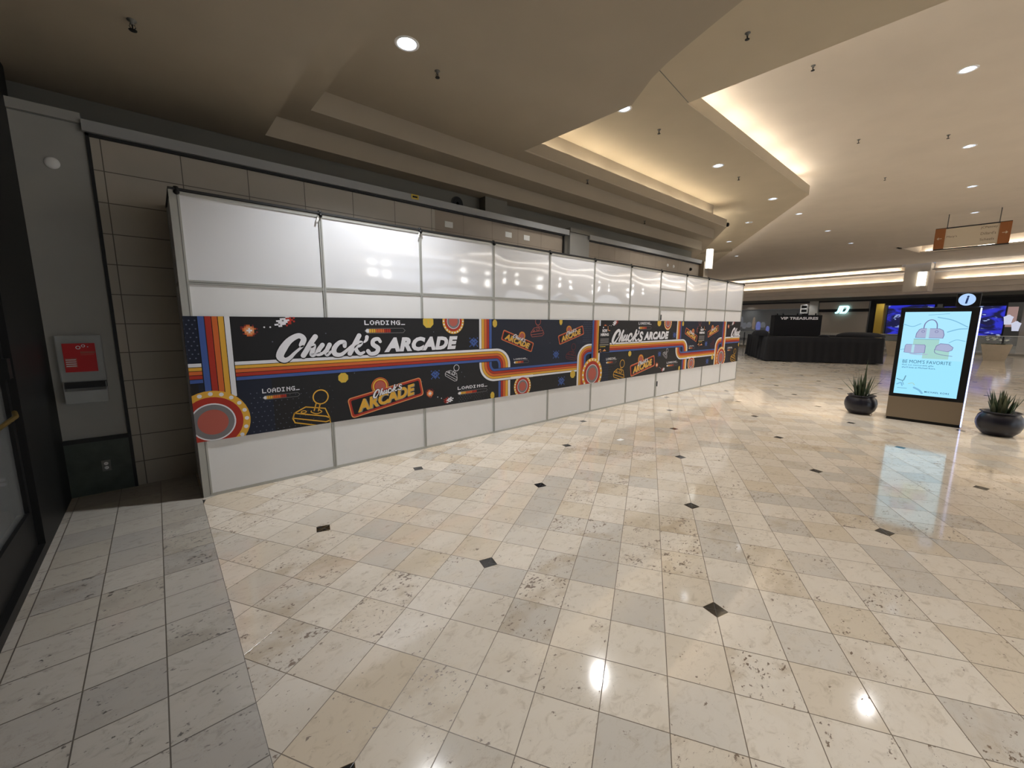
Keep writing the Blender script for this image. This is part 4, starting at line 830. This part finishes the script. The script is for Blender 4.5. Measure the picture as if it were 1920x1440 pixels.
mb.mesh(vs, fs_, 'cloth', True); o = mb.build('cloth_covered_counter'); tag(o, 'long low stall counter wholly draped in black cloth', 'stall')
def lump(s, o_, w, d_, h, label, seed):
    mb = MB(); vs = []; fs_ = []; n = 18; m = 8
    for j in range(m + 1):
        for i in range(n):
            a = 2 * PI * i / n; u = j / m; r = math.cos(u * PI / 2) ** .6; k = 1 + .10 * math.sin(5 * a + seed) ; vs.append(V(s + w * r * k * math.cos(a), o_ + d_ * r * k * math.sin(a), 1.145 + h * math.sin(u * PI / 2)))
    for j in range(m):
        for i in range(n): fs_.append((j * n + i, j * n + (i + 1) % n, (j + 1) * n + (i + 1) % n, (j + 1) * n + i))
    mb.mesh(vs, fs_, 'cloth', True); tag(mb.build('covered_merchandise'), label, 'covered goods', 'covered goods on the black stall')
lump(-.05, 1.2, .35, .45, .28, 'rounded black cloth bulge at the left end of the stall', 1); lump(3.9, 1.2, .9, .6, .22, 'long black cloth bulge at the right end of the stall', 3); lump(2.35, .5, .2, .3, .10, 'small covered bump beside the stall sign', 2)
t = empty('stall_header', V(1.56, 1.9, 1.15), math.atan2(dv.y, dv.x)); tag(t, 'tall black stall header cabinet with white letters on top', 'sign cabinet')
mb = MB(); mb.box((-.98, -.35, 0), (.98, .35, 1.0), 'cloth'); mb.build('cabinet', t, .01)
P = Art(lambda x, z, L: (x, -.355 - .001 * L, z)); P.text('VIP TREASURES', -.74, .82, .78, .91, 'ink_white', 1, bold=.03); P.mb.build('lettering', t)
for x in (-.85, -.6, .0, .3, .75): mb = MB(); mb.lathe([(.001, 0), (.03, 0), (.03, .05), (.04, .08), (.001, .09)], (x, -.2, 1.0), 'black', 12); mb.build('spot_lamp', t)

# ================================================================== HANGING SIGN
t = empty('hanging_sign', (21.3, -4.318, 4.40)); tag(t, 'hanging cream and rust-brown direction sign below the tall ceiling', 'sign')
mb = MB(); mb.box((-.05, -.62, .05), (.05, .62, .70), 'signface'); f_ = mb.build('sign_face', t)
P = Art(lambda x, z, L: (-.052 - .001 * L, -x, z))
P.text("Macy's", -.58, -.33, .37, .46, 'signtext', 1); P.text('JCPenney', .20, .58, .56, .65, 'signtext', 1); P.text("Dillard's", .22, .56, .37, .46, 'signtext', 1); P.text('Scheels', .22, .54, .18, .26, 'signtext', 1); P.mb.build('lettering', f_)
for sg in (-1, 1):
    mb = MB(); mb.box((-.07, sg * .62, .03), (.07, sg * .88, .72), 'brown'); e_ = mb.build('end_block', t)
    P = Art(lambda x, z, L: (-.072 - .001 * L, -x, z)); c = -sg * .75; d_ = 1 if c > 0 else -1
    P.stroke([(c - d_ * .05, .38), (c + d_ * .04, .38)], .02, 'signface', 1, False); P.poly([(c + d_ * .02, .43), (c + d_ * .07, .38), (c + d_ * .02, .33)], 'signface', 1.5); P.mb.build('arrow', e_)
mb = MB(); mb.box((-.06, -.88, .72), (.06, .88, .74), 'blacktrim'); mb.box((-.06, -.88, .0), (.06, .88, .03), 'blacktrim'); mb.build('frame', t)
for y in (-.6, .6): mb = MB(); mb.tube([(0, y, .72), (0, y, 1.20)], .012, 'alud'); mb.build('hanging_rod', t)

# ================================================================== FAR SHOPS (D = 40.7)
D = 40.7
mb = MB(); fbox(mb, -40, 14, 46, 46.1, 0, 3.9, 'wallgrey'); struct(mb.build('wall_far'), 'back wall inside the far shops')
def far_thing(name, label, cat, parts, group=None, kind=None):
    """parts: (name, [(s0,s1,d0,d1,z0,z1,mat)...])"""
    t = empty(name, F(parts[0][1][0][0], D, 0)); inv = Vector(t.location)
    for pn, bs in parts:
        mb = MB()
        for b in bs: fbox(mb, *b)
        mb.v = [tuple(Vector(v) - inv) for v in mb.v]; mb.build(pn, t)
    if kind: t['kind'] = kind; t['label'] = label
    else: tag(t, label, cat, group)
    return t
glow('far_blue', (60, 70, 225), 1.0)
def screen_material(name, seed):
    m = bpy.data.materials.new(name); m.use_nodes = True; nt = m.node_tree; B = nt.nodes['Principled BSDF']; k = NB(nt); B.inputs['Base Color'].default_value = (0, 0, 0, 1)
    tc = nt.nodes.new('ShaderNodeTexCoord'); mp = nt.nodes.new('ShaderNodeMapping'); mp.inputs['Location'].default_value = (seed, seed * 2.3, 0); mp.inputs['Scale'].default_value = (1, .6, 1.6); nt.links.new(tc.outputs['Object'], mp.inputs[0])
    n = k.noise(mp.outputs[0], 1.1, 3, .5, 1.2); n_2 = k.noise(mp.outputs[0], 2.3, 2, .5, .8)
    c = k.mix(k.ramp(n, .42, .58), lin(52, 58, 226), lin(24, 26, 74)); c = k.mix(k.ramp(n_2, .62, .70), c, lin(170, 190, 250))
    nt.links.new(c, B.inputs['Emission Color']); B.inputs['Emission Strength'].default_value = .75; return m
M_['scrA'] = screen_material('led_wall_picture', 1.0); M_['scrB'] = screen_material('led_wall_picture_right', 4.2)
# left shop with dark window
far_thing('wall_far', 'far shop pier and sign band', None, [('pier', [(-17.0, -16.35, D - .1, D + .5, 0, 3.62, 'pilaster')]), ('sign_band', [(-24.5, -17.0, D, D + .2, 3.05, 3.5, 'grill')]), ('lintel', [(-40, -12.8, D - .05, D + .2, 3.5, 3.62, 'blacktrim')])], kind='structure')
t = far_thing('shop_window', 'dim left shop window full of dark clothes beyond the railing', 'shop window', [('glass', [(-24, -17.6, D + .1, D + .12, .3, 3.05, 'glass')]), ('window_back', [(-24, -17.3, D + 2.0, D + 2.1, 0, 3.05, 'ink_char')])])
glow('win_glow_blue', (84, 96, 170), .8); glow('win_glow_warm', (120, 96, 70), .6); glow('win_glow_grey', (90, 92, 100), .6)  # garments glow by themselves in place of shop lighting
rnd = random.Random(11)
for i in range(14):
    s = -23.6 + i * .45; mb = MB(); mm = rnd.choice(['win_glow_blue', 'win_glow_grey', 'win_glow_warm', 'win_glow_grey']); w = rnd.uniform(.12, .3); z = rnd.uniform(.8, 1.4); h = rnd.uniform(.5, 1.3)
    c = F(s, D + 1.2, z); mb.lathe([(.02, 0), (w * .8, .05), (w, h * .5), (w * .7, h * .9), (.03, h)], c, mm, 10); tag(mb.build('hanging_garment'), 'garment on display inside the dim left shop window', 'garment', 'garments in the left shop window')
t = far_thing('lightbox_sign', 'small white framed box sign beside the far grey pier', 'sign', [('frame', [(-17.6, -17.1, D - .3, D, 2.6, 3.36, 'white')]), ('sign_panel', [(-17.5, -17.1, D - .31, D - .3, 2.72, 2.95, 'black'), (-17.5, -17.1, D - .31, D - .3, 3.05, 3.28, 'black')])])
# shop with the lit letters
far_thing('roller_shutter', 'closed grey shutter below the lit letters', 'shutter', [('shutter', [(-16.3, -12.95, D + .1, D + .2, 0, 2.70, 'grill')]), ('fascia', [(-16.3, -12.95, D, D + .15, 2.93, 3.60, 'grill')]), ('head_rail', [(-16.3, -12.95, D + .02, D + .2, 2.70, 2.93, 'black')])])
P = Art(lambda x, z, L: F(-15.06 + x, D - .14 + .0 * L, 2.56 + z)); 
def thick(P, d):   # give the flat letters a depth
    me = P.mb; v = list(me.v); f = list(me.f); nn = len(v); off = Vector((NF.x, NF.y, 0)) * d
    for i, p in enumerate(v): me.v.append(tuple(Vector(p) + off))
    for q, mi in zip(f, list(me.m)):
        for a, b in zip(q, q[1:] + q[:1]): me.f.append([a, b, b + nn, a + nn]); me.m.append(mi); me.sm.append(False)
P.poly([(.24, .62), (.40, .62), (.28, .18), (.20, .05), (.08, 0), (0, 0), (-.02, .12), (.06, .13), (.12, .2)], 'jd')
P.poly([(.44, .62), (.56, .62), (.41, 0), (.29, 0)], 'jd'); P.poly([(.53, .50), (.72, .50), (.78, .62), (.56, .62)], 'jd'); P.poly([(.72, .50), (.74, .36), (.90, .42), (.88, .56), (.78, .62)], 'jd'); P.poly([(.74, .36), (.64, .16), (.72, .02), (.84, .2), (.90, .42)], 'jd'); P.poly([(.64, .16), (.44, .13), (.41, 0), (.60, 0), (.72, .02)], 'jd')
thick(P, .08); tag(P.mb.build('lit_letters'), 'glowing pale blue two-letter shop sign on the grey shutter front', 'sign')
# black shopfront with yellow column and screens
far_thing('shopfront_frame', 'wide black shopfront frame around the blue screens', 'shopfront', [('head', [(-12.85, -4.0, D, D + .3, 3.15, 3.62, 'black'), (-12.85, 14, D - .05, D + .1, 3.52, 3.6, 'blacktrim')]), ('jamb', [(-12.85, -12.45, D, D + .3, 0, 3.2, 'black')]), ('sill', [(-11.9, -6.0, D + .1, D + .6, 0, .9, 'black')])])
far_thing('painted_column', 'yellow square column in front of the black shopfront', 'column', [('column', [(-12.42, -11.95, D - .2, D + .2, 0, 3.26, 'yellow')]), ('band', [(-12.45, -11.92, D - .23, D + .23, .80, .88, 'black')])])
far_thing('led_wall', 'left blue glowing screen between yellow column and kiosk', 'screen', [('picture', [(-11.80, -9.3, D + .15, D + .2, .95, 3.12, 'scrA')]), ('casing', [(-11.86, -9.2, D + .2, D + .4, .88, 3.15, 'black')])])
far_thing('led_wall', 'right blue glowing screen behind the kiosk edge', 'screen', [('picture', [(-8.8, -6.0, D + .15, D + .2, .98, 2.95, 'scrB')]), ('casing', [(-8.9, -5.95, D + .2, D + .4, .88, 3.15, 'black')])])
glow('win_glow_pink', (170, 140, 134), .8); glow('win_glow_white', (210, 214, 235), .9)  # backdrop and shirts glow by themselves, standing in for display lighting
far_thing('display_case', 'pale pink lit display at the far right shop', 'display', [('backdrop', [(-5.93, -5.5, D + .3, D + .35, 1.6, 2.88, 'win_glow_pink')]), ('plinth', [(-5.9, -5.3, D + .1, D + .4, .4, .95, 'black')])])
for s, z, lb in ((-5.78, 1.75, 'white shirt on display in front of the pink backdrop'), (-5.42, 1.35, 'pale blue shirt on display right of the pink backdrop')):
    c = F(s, D - .12, z); mb = MB(); mb.lathe([(.14, 0), (.15, .12), (.18, .35), (.21, .48), (.09, .56), (.04, .62)], c, 'win_glow_white', 12); tag(mb.build('display_shirt'), lb, 'shirt', 'shirts on display')
far_thing('shop_wall', 'plain grey shop wall at the far right edge', 'wall', [('wall', [(-5.3, 14, D + .3, D + .4, 0, 3.5, 'grill')])], kind='structure')
# glass railing
t = empty('glass_railing', (33.0, 9.5, 0)); tag(t, 'low glass railing with slim handrail before the far shops', 'railing')
a, b = Vector((32.55, 9.5)), Vector((36.6, -10.0)); L = (b - a).length; ux = (b - a) / L; inv = Vector((33.0, 9.5, 0)); nseg = 14
def RP(p): q = a + ux * p.x + Vector((-ux.y, ux.x)) * p.y; return Vector((q.x, q.y, p.z)) - inv
mb = MB(); mb.box((0, -.03, 1.08), (L, .03, 1.12), 'alu', RP); mb.build('handrail', t)
mb = MB(); mb.box((0, -.04, 0), (L, .04, .12), 'wallgrey', RP); mb.build('base_curb', t)
for i in range(nseg + 1): mb = MB(); x = L * i / nseg; mb.box((x - .02, -.02, .12), (x + .02, .02, 1.08), 'black', RP); mb.build('post', t)
for i in range(nseg): mb = MB(); mb.box((L * i / nseg + .04, -.006, .14), (L * (i + 1) / nseg - .04, .006, 1.05), 'glass', RP); mb.build('glass_pane', t)
# beige planters
def planter(loc, rz, label, flowers):
    t = empty('beige_planter', loc, rz); tag(t, label, 'planter')
    vs = []
    for z, h in ((0, .34), (.80, .50), (.80, .46), (.70, .45)): vs += [(-h, -h, z), (h, -h, z), (h, h, z), (-h, h, z)]
    fs_ = [(0, 3, 2, 1)] + [(r * 4 + i, r * 4 + (i + 1) % 4, r * 4 + 4 + (i + 1) % 4, r * 4 + 4 + i) for r in range(3) for i in range(4)]
    mb = MB(); mb.mesh(vs, fs_, 'beige'); mb.build('pot', t); mb = MB(); mb.box((-.44, -.44, .68), (.44, .44, .72), 'soil'); mb.build('soil', t)
    rnd = random.Random(3); mb = MB()
    for i in range(46):
        a = rnd.uniform(0, 2 * PI); r = rnd.uniform(0, .30); blade(mb, (r * math.cos(a), r * math.sin(a), .70), (math.cos(a) * .9, math.sin(a) * .9, .9), rnd.uniform(.22, .42), .04, 'leaf', .8)
    mb.build('foliage', t)
    if flowers:
        mb = MB()
        for i in range(12): a = rnd.uniform(0, 2 * PI); r = rnd.uniform(.05, .42); mb.lathe([(.001, 0), (.05, .03), (.07, .06), (.03, .08)], (r * math.cos(a), r * math.sin(a), rnd.uniform(.86, 1.1)), 'flower', 8)
        mb.lathe([(.001, 0), (.06, .03), (.09, .07), (.03, .09)], (0, 0, 1.14), 'flower', 8); mb.build('flowers', t)
planter((30.7, -5.52, 0), math.radians(0), 'square beige planter with white flowers right of the kiosk', True)
planter((31.25, -1.95, 0), math.radians(0), 'square beige planter half hidden between stall and kiosk', False)
